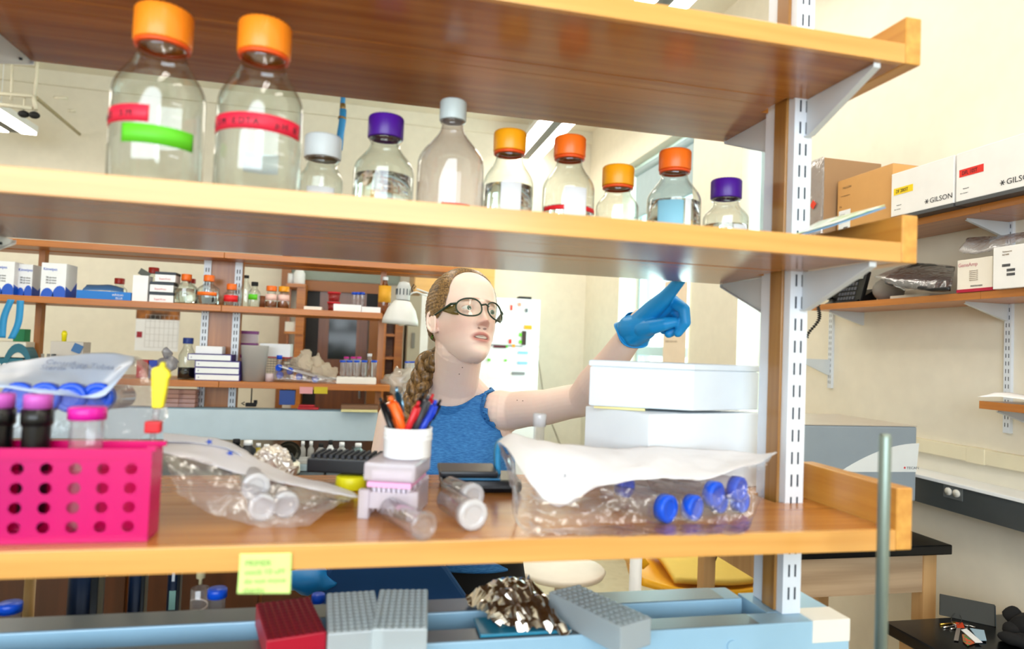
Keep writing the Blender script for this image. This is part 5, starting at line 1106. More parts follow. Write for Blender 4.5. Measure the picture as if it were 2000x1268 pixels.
MB().bx(w*.2, w*.36, -.01, -.0, W(800, 680, Y=5.05).z, W(800, 650, Y=5.05).z, bev=.003).build('latch', P('grey_latch', '#6e6a60', .5), t)
t, w, h = bxp(905, 1050, 581, 745, 5.3, .6, 'refrigerator', 'white refrigerator covered with papers and small magnets behind the woman', white, 'refrigerator', z0=.0)
zf = W(1040, 678, Y=5.3).z
MB().bx(0, w, .03, .7, .03, h, bev=.01).build('fridge_body', P('fridge_white', '#eff1f2', .35), t); MB().bx(0, w, 0, .029, zf+.006, h-.002, bev=.006).build('freezer_door', P('fridge_white', '', 0), t); MB().bx(0, w, 0, .029, .03, zf-.004, bev=.006).build('fridge_door', P('fridge_white', '', 0), t)
MB().bx(.0, w, .04, .7, 0, .0295).build('plinth', blackmat, t)
mags = [((997, 596), (1001, 606), '#e23a2a'), ((1012, 592), (1018, 598), '#d99a80'), ((1026, 603), (1031, 610), '#6a6f72'), ((1024, 636), (1039, 643), '#f4a618'), ((994, 663), (999, 671), '#e03a2c'), ((1000, 673), (1006, 678), '#f0a020'), ((964, 675), (988, 679), '#5c1f2c'), ((988, 675), (992, 679), '#5cc83a'), ((1019, 647), (1028, 674), '#3d2a26'), ((1014, 651), (1019, 657), '#6ad22c'), ((1014, 665), (1019, 671), '#6ad22c'), ((1012, 687), (1031, 691), '#8cc8e4'), ((1011, 707), (1030, 711), '#8cc8e4'), ((952, 701), (958, 705), '#74d048'), ((985, 702), (990, 706), '#74d048'), ((1000, 727), (1025, 732), '#8c8e90')]
nmz = ['red tab top', 'tan round one', 'grey clip', 'orange strip', 'lower red tab', 'small amber tab', 'long maroon strip', 'green dot on the maroon strip', 'dark photo strip', 'upper green dot', 'lower green dot', 'upper pale blue strip', 'lower pale blue strip', 'small green tab under the face', 'small green tab in the middle', 'grey word strip']
for ((x0, y0), (x1, y1), c_), nmx in zip(mags, nmz):
    a = W(x0, y1, Y=5.295); b = W(x1, y0, Y=5.295); tag(MB().bx(a.x, b.x, 5.291, 5.2985, a.z, b.z).build('fridge_magnet', P('mag'+c_, c_, .5)), 'fridge magnet, '+nmx, 'magnet', 'magnets and tabs on the refrigerator')
for i, (x0, y0, x1, y1) in enumerate(((1003, 680, 1042, 745), (952, 684, 996, 740), (1020, 640, 1046, 678), (975, 588, 1010, 650))):
    a = W(x0, y1, Y=5.297); b = W(x1, y0, Y=5.297); tag(MB().bx(a.x, b.x, 5.2986, 5.2996, a.z, b.z).build('paper_sheet', P('notice_paper%d' % i, ('#eef3f6', '#f3f3f0', '#f1f4f6', '#f4f1ec')[i], .8)), 'paper stuck on the refrigerator, '+('with the pale blue strips', 'under the maroon strip', 'beside the dark photo strip', 'at the top left beside the glasses')[i], 'paper')
a = W(1012, 577, Y=5.5); b = W(1036, 580, Y=5.5); tag(MB().bx(a.x, b.x, 5.45, 5.55, h+.001, h+.03, bev=.004).build('black_tray', blackmat), 'flat black thing lying on top of the refrigerator', 'tray')
# cord on the wall right of the fridge
tag(MB().tube([W(x, y, Y=YB-.01) for x, y in ((1047, 680), (1054, 720), (1060, 760), (1075, 820), (1095, 870))], .004, 6).build('electric_cable', P('grey_cord', '#a9a391', .6)), 'thin cord running down the wall beside the refrigerator', 'cord')
# poster on the window pier
a, b = W(1298, 705, X=XW-.004), W(1342, 705, X=XW-.004); zt_, zb2 = W(1320, 548, X=XW-.004).z, W(1320, 712, X=XW-.004).z
t = thing('poster', 'peach coloured paper strip hanging by the window behind the gloved hand', 'poster', (XW-.02, (a.y+b.y)/2, zb2)); MB().bx(0, .002, -(a.y-b.y)/2, (a.y-b.y)/2, 0, zt_-zb2).build('poster_sheet', P('peach_paper', '#f0dcc6', .8), t)
for i, z in enumerate((.15, .33, .8, .95)): text(t, 'Sterile room notes', .03, (-.001, (a.y-b.y)*.4, z), RZ, P('faint_print', '#c8b6a4', .8), sx=.8)
# things below the lower far shelf
for i in range(4):
    for j in (0, 1):
        x = X_(336+32*j, 780, 3.46); t = thing('petri_stack_box', 'clear box with a rose tray, '+('left' if j == 0 else 'right')+' column, '+('bottom', 'second', 'third', 'top')[i]+' one', 'box', (x, 3.46, 1.1415+i*.021), group='rose tinted clear boxes under the lower far shelf'); MB().bx(-.036, .036, -.03, .05, 0, .0195, bev=.002).build('box_body', THIN('rose_clear', '#f3dcd8', '#c9a09a', .6, milk=.5, milkcol='#d4a49c'), t)
t = thing('small_fan_clamp', 'black metal clamp hanging on a cable under the lower far shelf', 'clamp', (X_(490, 795, 3.5), 3.5, 1.142)); m = MB(); m.cyl((0, 0, .02), (0, 0, .10), .003, n=8); m.box((0, 0, .012), (.05, .03, .018), bev=.004); m.tube([(-.03, 0, .01), (-.045, 0, .018), (-.03, 0, .024)], .003, 6); m.box((.02, 0, .025), (.016, .02, .02), bev=.003); m.build('clamp_body', blackmat, t)
fb(555, 585, 761, 3.405, 1.165, .05, 'blue_box', 'dark blue and black box under the lower far shelf before the door', P('dark_blue_card', '#123a86', .4), h=.07)
for px0, px1, c_, l in ((585, 611, '#d89aa0', 'pink'), (613, 640, '#c8b430', 'mustard yellow')):
    a, b = W(px0, 768, Y=3.398), W(px1, 758, Y=3.398); tag(MB().bx(a.x, b.x, 3.396, 3.3985, a.z-.002, b.z+.004).build('sticky_note', P('note_'+l, c_, .8)), l+' paper note stuck under the lower far shelf edge', 'note')
t = thing('red_stapler', 'small red stapler like tool on the far cable trough', 'tool', (X_(602, 800, 3.44), 3.44, 1.1415)); MB().bx(-.05, .05, -.015, .02, 0, .012, bev=.004).bx(-.045, .03, -.012, .016, .0125, .024, bev=.004).build('tool_body', P('bin_red', '', 0), t)
t = thing('paper_tray', 'brown topped tray with pale yellow papers at the end of the far trough', 'tray', (X_(702, 810, 3.38), 3.36, 1.142)); MB().bx(-.09, .09, 0, .12, .012, .03, bev=.003).build('brown_cover', P('brown_cover', '#7a5a44', .6), t); MB().bx(-.088, .085, -.01, .115, 0, .0115).build('yellow_papers', P('pale_yellow_papers', '#ddd7a0', .7), t)
# far bench top clutter
zb3 = .9125
items = [(462, 858, 24, 3.25, blackmat, 'black bottle at the back of the far bench'), (485, 860, 30, 3.22, P('charcoal', '#20242a', .5), 'charcoal bottle at the back of the far bench'), (505, 866, 16, 3.28, P('bottle_mustard', '#b8a43a', .5), 'mustard bottle beside the charcoal one on the far bench'), (521, 868, 18, 3.2, frost, 'frosted bottle left of the small centrifuge'), (592, 862, 12, 3.28, frost, 'frosted squeeze bottle just right of the centrifuge'), (608, 862, 12, 3.28, frost, 'second frosted bottle right of the centrifuge'), (627, 866, 16, 3.28, frost, 'frosted bottle before the trough, left of the black capped one'), (646, 860, 14, 3.28, white, 'white bottle with a black cap on the far bench'), (668, 864, 18, 3.28, frost, 'frosted bottle at the right end of the far bench'), (700, 866, 22, 3.28, THIN('aqua_clear', '#dff0f0', '#a8c8cc', .7, milk=.4, milkcol='#b4d4d8'), 'aqua tinted bottle at the right end of the far bench')]
for px, yt, w_, Y, m_, lab in items:
    p = W(px, yt, Y=Y); k = dep(p)/F; R_2 = w_*k/2; H = max(.05, p.z-zb3); t = thing('bench_bottle', lab, 'bottle', (p.x, Y, zb3), group='bottles on the far bench')
    MB().lathe([(0, 0), (R_2, .001), (R_2, H*.6), (R_2*.5, H*.76), (R_2*.5, H*.8), (0, H*.8)], n=20).build('bottle_body', m_, t); MB().lathe([(0, H), (R_2*.55, H), (R_2*.6, H*.801), (0, H*.801)], n=16).build('cap', blackmat if 'black' in lab else white, t)
for i, px in enumerate((585, 622, 651)):
    p = W(px, 890, Y=3.05); t = thing('tip_box', 'pale blue grey tip box on the far bench, '+('left', 'middle', 'right')[i]+' one of three', 'box', (p.x, 3.05, zb3), group='tip boxes on the far bench'); MB().bx(-.04, .04, 0, .08, 0, .03, bev=.003).build('box_body', P('tip_blue_grey', '#a9bcc6', .5), t); MB().bx(-.041, .041, -.001, .081, .0305, .05, bev=.003).build('lid', frost, t)
p = W(560, 915, Y=2.99); t = thing('mini_centrifuge', 'small centrifuge with an open smoke grey lid on the far bench', 'centrifuge', (p.x, 3.0, zb3)); k = dep(p)/F
MB().lathe([(0, 0), (.05, 0), (.055, .01), (.052, .045), (.045, .05), (0, .05)], n=32).build('centrifuge_body', P('device_cream', '', 0), t); MB().lathe([(0, .085), (.02, .085), (.03, .062), (.036, .054), (0, .0505)], n=24).build('rotor', blackmat, t)
zl_ = W(560, 884, Y=3.05).z-zb3; MB().lathe([(.05, 0), (.047, .01), (.035, .02), (0, .025)], (0, .05, zl_), 32, Matrix.Rotation(-1.45, 3, 'X')).build('lid', THIN('smoke_lid', '#8d8d80', '#3f403a', .8, milk=.25, milkcol='#5a5a50'), t, solid=.001)
t = thing('bench_clutter_knob', 'small black knob stand beside the tip boxes', 'tool', (X_(689, 880, 3.1), 3.1, zb3)); MB().lathe([(0, .0), (.025, 0), (.025, .008), (.006, .014), (.006, .1), (0, .1)], n=16).build('stand', blackmat, t)
# pipe, hose and rails high on the left
t = t0 = thing('hanging_frame', 'white hanging pipe frame under the ceiling at upper left', 'frame', (0, 0, 0)); Yp = 4.6; m = MB(); wp = P('pipe_white', '#d8d2bc', .5)
def pq(x, y, Y=Yp): return W(x, y, Y=Y)
for (a, b, r) in (((-40, 180), (66, 188), .012), ((-40, 200), (64, 212), .012), ((24, 118), (22, 196), .008), ((74, 118), (68, 188), .010), ((66, 188), (70, 215), .012)): m.cyl(pq(*a), pq(*b), r, n=10)
m.build('pipe', wp, t)
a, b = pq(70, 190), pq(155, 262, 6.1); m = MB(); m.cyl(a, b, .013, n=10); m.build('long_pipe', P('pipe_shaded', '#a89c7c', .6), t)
for x0, y0, x1, y1 in ((105, 190, 132, 192), (133, 216, 147, 217)):
    m = MB(); m.cyl(pq(x0, y0, 5.2), pq(x1, y1, 5.2), .012, n=8); m.build('cross_bar', wp, t)
for i, (x, y) in enumerate(((46, 223), (67, 225))):
    p = pq(x, y, 4.62); v_ = MB().ball(p, .032, 14, (1, .7, .7)).build('valve_knob', blackmat, t0); MB().cyl(p, p+Vector((0, 0, .12)), .006, n=8).build('stem', wp, v_)
t = thing('air_hose', 'blue air hose with brass fittings hanging before the back wall', 'hose', (0, 0, 0)); Yh = 5.0
m = MB(); pt_ = pq(669, 120, Yh); m.tube([Vector((pt_.x+.01, Yh, ZC-.001)), pt_, pq(670, 195, Yh), pq(669, 206, Yh)], .018, 12); m.tube([pq(670, 214, Yh), pq(669, 235, Yh), pq(665, 262, Yh), pq(662, 292, Yh)], .026, 12); m.build('hose', P('hose_blue', '#1f7ab4', .4), t)
m = MB(); m.cyl(pq(669.5, 203, Yh), pq(669.5, 218, Yh), .021, n=14); m.cyl(pq(668.5, 229, Yh), pq(668, 233, Yh), .03, n=14); m.build('brass_fitting', P('dull_brass', '#8a7048', .35, .8), t)
# ---- seen through the gap under the bottom shelf
zN = .9126
def pipette(px, yt, w_, label, lab=None, body='#0b1f3c', tip=True):
    p = W(px, 1165, Y=1.18); k = dep(p)/F; r = w_*k/2; t = thing('pipette', label, 'pipette', (p.x, 1.18, zN), group='navy pipettes standing on the near bench'); H = .30
    MB().lathe([(0, .02), (r*.5, .02), (r*.62, .07), (r, .10), (r, H-.03), (r*.6, H), (0, H)], n=24).build('handle', P('pipette_navy', body, .3), t); MB().lathe([(0, 0), (r*.35, 0), (r*.5, .0195), (0, .0195)], n=14).build('nozzle', P('bluish_grey_tip', '#9db4c8', .3), t)
    m = MB(); m.bx(r*.55, r*1.0, -.004-r*.9, .0, .13, .25, bev=.002); m.build('hook', black, t)
    if lab: MB().bx(-r*.45, r*.45, -r*1.03, -r*.9, .135, .165).build('volume_label', P('pale_green_label', '#a8d8c8', .5), t); MB().bx(-r*.2, r*.2, -r*1.03, -r*.9, .18, .20).build('print_label', white, t)
pipette(168, 1128, 62, 'thick navy pipette standing left under the bottom shelf'); pipette(269, 1128, 34, 'slim navy pipette in the middle of the three'); pipette(340, 1128, 26, 'slim navy pipette with a pale green label', lab=1)
t = thing('beige_stand', 'beige stand column with a black head at the lower left', 'stand', (X_(172/1.0, 1165, 1.25)-.01, 1.25, zN)); 
t.location.x = W(57, 1170, Y=1.25).x; MB().cyl((0, 0, 0), (0, 0, .18), .008).build('column', P('beige_plastic', '#b08a50', .5), t); MB().box((-.02, 0, .2), (.09, .03, .035), bev=.004).build('head', black, t)
tube50(425, 1149, 37, 1.02, bluecap, clearp, 'blue capped tube standing behind the cable trough, under the sticky note', zN, group='blue capped tubes behind the trough')
tube50(20, 1177, 43, 1.02, bluecap, clearp, 'blue capped tube behind the trough at the lower left corner', zN, group='blue capped tubes behind the trough')
tube50(622, 1160, 26, 1.05, bluecap, clearp, 'small blue capped tube half hidden behind the pale rack', zN, group='blue capped tubes behind the trough')
p = W(391, 1148, Y=1.05); k = dep(p)/F; t = thing('coil_tube', 'clear coiled tube with a cream neck beside the blue capped tube', 'tube', (p.x, 1.05, zN)); H = p.z-zN
MB().lathe([(0, .001), (17*k, .002), (17*k, H-.001), (16*k, H)], n=24).build('tube_body', clearp, t); m = MB(); m.tube([(15*k*math.cos(a), 15*k*math.sin(a), H*.2+H*.72*a/60) for a in [j*.4 for j in range(150)]], .0011, 5); m.build('coil', P('coil_white', '#e8d8cc', .4), t)
MB().lathe([(0, H+.005), (3*k, H+.005), (3*k, H+.012), (8*k, H+.014), (9*k, H+.05), (0, H+.05)], n=18).build('neck', P('neck_cream', '#d8c89c', .5), t)
m = MB(); m.ball(W(598, 1136, Y=1.475), .045, 20, (1.3, .6, .6))
for i, v in enumerate(m.v): pv = Vector(v); d = mnoise.noise_vector(pv*30)*.018; m.v[i] = (pv.x+d.x, pv.y+d.y, max(zN+.001, pv.z+d.z-.0))
tag(m.build('blue_glove', P('nitrile_blue', '#1583cf', .45)), 'crumpled blue glove under the bottom shelf beside the sticky note', 'glove')
# white stool and yellow chair on the floor
p = W(1182, 1128, Z=.45)+Vector((-.16, .16, 0)); t = thing('stool', 'round white seat of a stool beside the yellow chair', 'stool', (p.x, p.y, 0)); MB().lathe([(0, .45), (.2, .45), (.21, .44), (.2, .42), (0, .42)], n=40).build('seat', P('seat_white', '#efe9e0', .5), t); MB().cyl((0, 0, .03), (0, 0, .4195), .03).build('column', chrome, t); MB().lathe([(0, .03), (.2, .02), (.22, 0), (0, 0)], n=32).build('base', white, t)
p = W(1242, 1100, Z=.8)+Vector((-.0, -.0, 0)); t2 = thing('floor_pole', 'thin white pole standing behind the round white stool', 'pole', (p.x, p.y, 0)); MB().cyl((0, 0, .002), (0, 0, .9), .02).build('pole_body', white, t2)
yc = P('chair_yellow', '#f5b21a', .4)
p = W(1360, 1128, Z=.5)+Vector((.06, .14, 0)); t = thing('yellow_chair', 'yellow moulded chair under the bottom shelf, beside the wood post', 'chair', (p.x, p.y, 0), -.15)
seat = loft([[(-.30, -.22, .50), (-.1, -.24, .46), (.12, -.24, .46), (.30, -.2, .48)], [(-.30, 0, .47), (-.1, 0, .45), (.12, 0, .45), (.30, 0, .47)], [(-.27, .22, .50), (-.1, .24, .47), (.12, .24, .47), (.28, .22, .50)]], 20, 6, 0)
MB().sheet(seat).build('seat', yc, t, solid=.03)
back = loft([[(-.28, -.2, .56), (-.31, 0, .53), (-.27, .2, .56)], [(-.36, -.2, .68), (-.40, 0, .68), (-.34, .2, .68)], [(-.34, -.13, .78), (-.38, 0, .80), (-.33, .13, .78)]], 16, 6, 0)
MB().sheet(back).build('backrest', yc, t, solid=.035)
cush = loft([[(-.16, -.215, .505), (.1, -.215, .50), (.27, -.18, .51)], [(-.16, 0, .53), (.1, 0, .525), (.27, 0, .52)], [(-.16, .19, .515), (.1, .19, .51), (.25, .17, .52)]], 16, 5, 0); MB().sheet(cush).build('cushion', P('pale_yellow_cushion', '#e2bf58', .7), t, solid=.02)
MB().tube([(-.10, -.27, .42), (-.04, -.275, .55), (.02, -.27, .70)], .012, 8).build('armrest_bar', black, t)
for sx in (-1, 1):
    for sy in (-1, 1): MB().cyl((sx*.2, sy*.17, .44), (sx*.24, sy*.21, 0), .012, n=10).build('leg', chrome, t)
# navy blue seat panel under the shelf
p = W(760, 1160, Y=1.62); t = thing('blue_chair', 'dark blue lab chair back under the bottom shelf, in front of the black trousers', 'chair', (0, 0, 0)); Yq = 1.47
def bq(x, y, Y=Yq): return W(x, y, Y=Y)
pl = [bq(608, 1178), bq(612, 1160), bq(642, 1112), bq(660, 1060), bq(820, 1050), bq(872, 1108), bq(925, 1185), bq(940, 1260), bq(600, 1260)]
MB().prism(pl, (0, .028, 0)).build('backrest', P('chair_navy', '#12487e', .6), t, bevel=.008)
cx = (pl[0].x+pl[6].x)/2; MB().bx(cx-.13, cx-.07, 1.50, 1.52, .42, .8).build('back_post', black, t)
MB().bx(cx-.2, cx+.12, 1.47, 1.57, .40, .47, bev=.02).build('seat', P('chair_navy'), t)
for sx in (-1, 1):
    for sy in (-1, 1): MB().cyl((cx-.04+sx*.12, 1.52+sy*.03, .40), (cx-.04+sx*.13, 1.52+sy*.04, .0), .012, n=10).build('leg', black, t)
tag(MB().box(W(1103, 1103, Z=.02), (.05, .04, .03), bev=.01).build('floor_stopper', black), 'small black stopper lying on the beige floor', 'stopper')
# ---------------------------------------------------------------- the woman
def Cp(px, py, D): return W(px, py, D=D)
def fuse(mb, voxel, it=3, name='tmp'):
    me = bpy.data.meshes.new(name); me.from_pydata([Vector(v) for v in mb.v], [], mb.f)
    bm = bmesh.new(); bm.from_mesh(me); bmesh.ops.remove_doubles(bm, verts=list(bm.verts), dist=1e-5); bmesh.ops.recalc_face_normals(bm, faces=list(bm.faces)); bm.to_mesh(me); bm.free()
    o = bpy.data.objects.new(name, me); COL.objects.link(o)
    q = o.modifiers.new('r', 'REMESH'); q.mode = 'VOXEL'; q.voxel_size = voxel
    if it: s = o.modifiers.new('s', 'SMOOTH'); s.factor = .5; s.iterations = it
    ev = bpy.data.meshes.new_from_object(o.evaluated_get(bpy.context.evaluated_depsgraph_get())); bpy.data.objects.remove(o)
    ev.polygons.foreach_set('use_smooth', [True]*len(ev.polygons)); ev.name = name
    return ev
def link(me, name, mat, parent=None):
    me.materials.clear(); me.materials.append(mat); o = bpy.data.objects.new(name, me); COL.objects.link(o); o.parent = parent; return o
def caps(mb, pts, n=20):
    """chain of tapered round segments: pts = [(point, radius), ...]"""
    for (a, ra), (b, rb) in zip(pts, pts[1:]): mb.cyl(a, b, ra, rb, n=n)
    for a, ra in pts: mb.ball(a, ra*.998, 20)
# head frame (person's left, forward, up)
HO = Cp(906, 633.7, 1.609); hy, hp, hr = 2.7835, .2873, -.1089
hf = Vector((math.sin(hy)*math.cos(hp), math.cos(hy)*math.cos(hp), math.sin(hp))); hl = Vector((0, 0, 1)).cross(hf).normalized(); hu = hf.cross(hl)
hl, hu = math.cos(hr)*hl+math.sin(hr)*hu, -math.sin(hr)*hl+math.cos(hr)*hu
def H(x, y, z): return HO+hl*x+hf*y+hu*z
SEC = [(-.110, .003, .064, .056), (-.106, .017, .078, .042), (-.096, .030, .084, .026), (-.080, .043, .085, .006), (-.060, .054, .085, -.024), (-.040, .062, .086, -.062), (-.020, .0685, .085, -.088), (0, .0715, .085, -.098), (.02, .0735, .086, -.103), (.05, .0745, .088, -.104), (.08, .070, .083, -.096), (.10, .061, .070, -.082), (.118, .045, .048, -.062), (.130, .025, .022, -.040), (.1345, .003, -.008, -.014)]
def cub(z, k):
    n = len(SEC); i = max(0, min(n-2, next((j for j in range(n-1) if SEC[j+1][0] >= z), n-2))); a, b = SEC[i], SEC[i+1]; u = (z-a[0])/(b[0]-a[0])
    p0 = SEC[max(0, i-1)]; p3 = SEC[min(n-1, i+2)]
    m0 = (b[k]-p0[k])/(b[0]-p0[0])*(b[0]-a[0]); m1 = (p3[k]-a[k])/(p3[0]-a[0])*(b[0]-a[0])
    return (2*u**3-3*u*u+1)*a[k]+(u**3-2*u*u+u)*m0+(-2*u**3+3*u*u)*b[k]+(u**3-u*u)*m1
def g(x, s): return math.exp(-(x/s)**2)
EX, EZ, EY, ER = .031, .011, .0705, .0124
def head_pt(z, a, off=0, feat=True):
    w = max(0, cub(z, 1)); yf = cub(z, 2); yb = cub(z, 3); s, c = math.sin(a), math.cos(a); yc = min(-.01+max(0, -z-.04)*.55, (yf+yb)/2+.012)
    x = (w+off)*math.copysign(abs(s)**.9, s); y = yc+((yf-yc+off) if c > 0 else (yc-yb+off))*math.copysign(abs(c)**(.93 if c > 0 else 1), c)
    if feat and c > 0:
        ax = abs(x); d = 0
        if -.045 < z < .03:      # nose ridge
            u = (.022-z)/.047; u = max(0, min(1.12, u)); hgt = .005+.023*u**1.2; 
            if u > 1: hgt *= max(0, 1-((u-1)/.12))**.5
            d += hgt*g(x, .0068+.0045*u)
        d += .0105*g(ax-.0125, .0060)*g(z+.028, .0078)                              # nostril wings
        d -= .004*g(ax-.007, .003)*g(z+.0365, .003)
        d -= .007*g(ax-.028, .017)*g(z-.012, .014); d += .0035*g(ax-.026, .022)*g(z-.034, .008)   # sockets, brow
        d += .0035*g(ax-.043, .017)*g(z+.018, .018)                                  # cheeks
        d += .0060*g(x, .019)*g(z+.0500, .0052)+.0065*g(x, .017)*g(z+.0665, .0060)     # lips
        d -= .0058*g(x, .0165)*g(z+.0580, .0030)
        d -= .0022*g(x, .003)*g(z+.041, .006); d -= .0030*g(x, .02)*g(z+.078, .006); d += .0060*g(x, .018)*g(z+.094, .012)
        y += d
        dx, dz = ax-EX, z-EZ; rl = .0145; q = rl*rl-dx*dx-dz*dz
        if q > 0:
            lid = EY+math.sqrt(q)-.0008; al = abs(dz+.0002) < .0047*max(0, 1-(dx/.0152)**2)**.8
            y = max(y, lid) if not al else min(y, EY+.0045)
    return Vector((x, y, z))
hm = MB(); NA, NZ = 180, 150; z0_, z1_ = SEC[0][0], SEC[-1][0]; vs = []; fs = []
zs_ = [z0_+(z1_-z0_)*(.5-.5*math.cos(PI*(j/NZ)))*.35+(z1_-z0_)*(j/NZ)*.65 for j in range(NZ+1)]
for z in zs_:
    for i in range(NA):
        a = -PI+2*PI*i/NA; a = a-.28*math.sin(a) if True else a; vs.append(H(*head_pt(z, a)))
for j in range(NZ):
    for i in range(NA): fs.append((j*NA+i, j*NA+(i+1) % NA, (j+1)*NA+(i+1) % NA, (j+1)*NA+i))
fs.append(tuple(range(NA-1, -1, -1))); fs.append(tuple(NZ*NA+i for i in range(NA)))
bd = MB(); bd.add(vs, fs, True)
for s in (-1, 1):       # ears
    def E_(y, z, o=0): return H(s*(.0735+o+(.010 if y < -.015 else .004)), y, z)
    out = [E_(*q) for q in ((.002, -.012), (.001, .006), (-.004, .018), (-.013, .024), (-.023, .020), (-.028, .008), (-.026, -.008), (-.018, -.020), (-.008, -.030), (-.001, -.030), (.001, -.020))]
    bd.tube(resamp(out+[out[0]], 40)[:-1], .0036, 8, closed=True)
    bd.tube(resamp([E_(*q, -.001) for q in ((-.004, .008), (-.012, .012), (-.018, .004), (-.016, -.008), (-.008, -.016))], 16), .0026, 8)
    bd.ball(H(s*.0775, -.012, -.003), .018, 18, (.28, .75, 1.5), Matrix((hl, hf, hu)).transposed()); bd.ball(H(s*.075, -.004, -.026), .0072, 12)
# neck, torso, arms
TL = Vector((.296, -.11, 0)).normalized(); TF = Vector((-.11, -.296, 0)).normalized()*1.0; TO = Vector((.232, 1.700, 1.325))
TSEC = [(.055, .052, .048, .010), (.035, .085, .054, .008), (.015, .122, .060, .004), (-.01, .146, .070, 0), (-.05, .150, .082, .002), (-.10, .148, .098, .008), (-.14, .146, .108, .012), (-.19, .138, .104, .012), (-.27, .124, .088, .004), (-.33, .130, .090, 0), (-.40, .152, .100, 0), (-.46, .164, .106, -.004), (-.52, .160, .102, -.006)]
def tpt(k, a, off=0):
    z, w, d, yo = TSEC[k] if isinstance(k, int) else k
    s, c = math.sin(a), math.cos(a); lean = max(0, -z)*.10
    b_ = .020*max(0, c)*g(abs(s*w)-.062, .045)*g(z+.125, .05)
    return TO+TL*((w+off)*math.copysign(abs(s)**.85, s)+lean)+TF*((d+off)*math.copysign(abs(c)**.9, c)+yo+b_)+Vector((0, 0, z))
def tsec(u):
    i = min(len(TSEC)-2, int(u)); f = u-i; f2 = f; return tuple(TSEC[i][q]*(1-f2)+TSEC[i+1][q]*f2 for q in range(4))
nA = 64; vs = []; fs = []; US = [k*.5 for k in range(2*(len(TSEC)-1)+1)]
for u in US:
    for i in range(nA): vs.append(tpt(tsec(u), 2*PI*i/nA))
for j in range(len(US)-1):
    for i in range(nA): fs.append((j*nA+i, j*nA+(i+1) % nA, (j+1)*nA+(i+1) % nA, (j+1)*nA+i))
fs.append(tuple(range(nA-1, -1, -1))); fs.append(tuple((len(US)-1)*nA+i for i in range(nA))); bd.add(vs, fs, True)
nk0 = TO+TF*.008+Vector((0, 0, .03)); nk1 = H(0, -.022, -.055); nk2 = H(0, -.030, -.01)
caps(bd, [(nk0+Vector((0, 0, -.03)), .062), (nk0.lerp(nk1, .25), .061), (nk0.lerp(nk1, .6), .058), (nk1, .058), (nk2, .057)], 32)
for s, e in ((-1, .02), (1, .02)):      # trapezius and collar bones
    caps(bd, [(nk0.lerp(nk1, .45)-TF*.012, .038), (TO+TL*(s*.085)-TF*.012+Vector((0, 0, .014)), .034), (TO+TL*(s*.140)+Vector((0, 0, -.018)), .036)], 20)
    caps(bd, [(TO+TL*(s*.018)+TF*.054+Vector((0, 0, .006)), .0065), (TO+TL*(s*.07)+TF*.050+Vector((0, 0, .020)), .0065), (TO+TL*(s*.125)+TF*.020+Vector((0, 0, .020)), .007)], 10)
for s in (-1, 1): caps(bd, [(H(s*.040, .000, -.055), .014), (nk0.lerp(nk1, .4)+TL*(s*.03)+TF*.032, .011), (TO+TL*(s*.012)+TF*.052+Vector((0, 0, .012)), .008)], 12)
SHL, ELL, WRL = Cp(1000, 803, 1.655), Cp(1139, 781, 1.50), Cp(1240, 645, 1.315)
caps(bd, [(SHL-TL*.03, .050), (SHL, .047), (SHL.lerp(ELL, .22), .044), (SHL.lerp(ELL, .5)-Vector((0, 0, .004)), .042), (SHL.lerp(ELL, .8), .039), (ELL, .038), (ELL.lerp(WRL, .25), .040), (ELL.lerp(WRL, .6), .031), (WRL, .0255), (WRL+(WRL-ELL)*.12, .024)], 28)
SHR = TO-TL*.148+Vector((0, 0, -.030)); ELR = Cp(735, 960, 1.71); WRR = Cp(765, 1090, 1.70)
caps(bd, [(SHR+TL*.02, .048), (SHR, .046), (SHR.lerp(ELR, .3), .042), (SHR.lerp(ELR, .7), .036), (ELR, .034), (ELR.lerp(WRR, .3), .034), (WRR, .025), (WRR+(WRR-ELR)*.16, .022)], 24)
for k in range(4):
    b0 = WRR+(WRR-ELR)*.16+TL*(.012*(k-1.5)); dd = (WRR-ELR).normalized(); caps(bd, [(WRR, .018), (b0+dd*.03, .010), (b0+dd*.065, .0085), (b0+dd*.085+TF*.02, .0075)], 10)
caps(bd, [(WRR+dd*.02, .014), (WRR+dd*.05+TL*.035+TF*.01, .010), (WRR+dd*.075+TL*.04+TF*.02, .008)], 10)
# skin with lips, brows, teeth coloured where they sit on the head
sk = bpy.data.materials.new('skin'); sk.use_nodes = True; nt = sk.node_tree; LK = nt.links.new; pb = nt.nodes['Principled BSDF']
def nd(t, **k):
    n = nt.nodes.new(t)
    for a, b in k.items(): setattr(n, a, b)
    return n
tc = nd('ShaderNodeTexCoord'); sb = nd('ShaderNodeVectorMath', operation='SUBTRACT'); sb.inputs[1].default_value = HO; LK(tc.outputs['Object'], sb.inputs[0])
ax_ = []
for v in (hl, hf, hu):
    d = nd('ShaderNodeVectorMath', operation='DOT_PRODUCT'); d.inputs[1].default_value = v; LK(sb.outputs[0], d.inputs[0]); ax_.append(d.outputs['Value'])
def M_(op, a, b=None, c=None, clamp=False):
    n = nd('ShaderNodeMath', operation=op, use_clamp=clamp)
    for i, v in enumerate((a, b, c)):
        if v is None: continue
        if isinstance(v, (int, float)): n.inputs[i].default_value = v
        else: LK(v, n.inputs[i])
    return n.outputs[0]
absx = M_('ABSOLUTE', ax_[0])
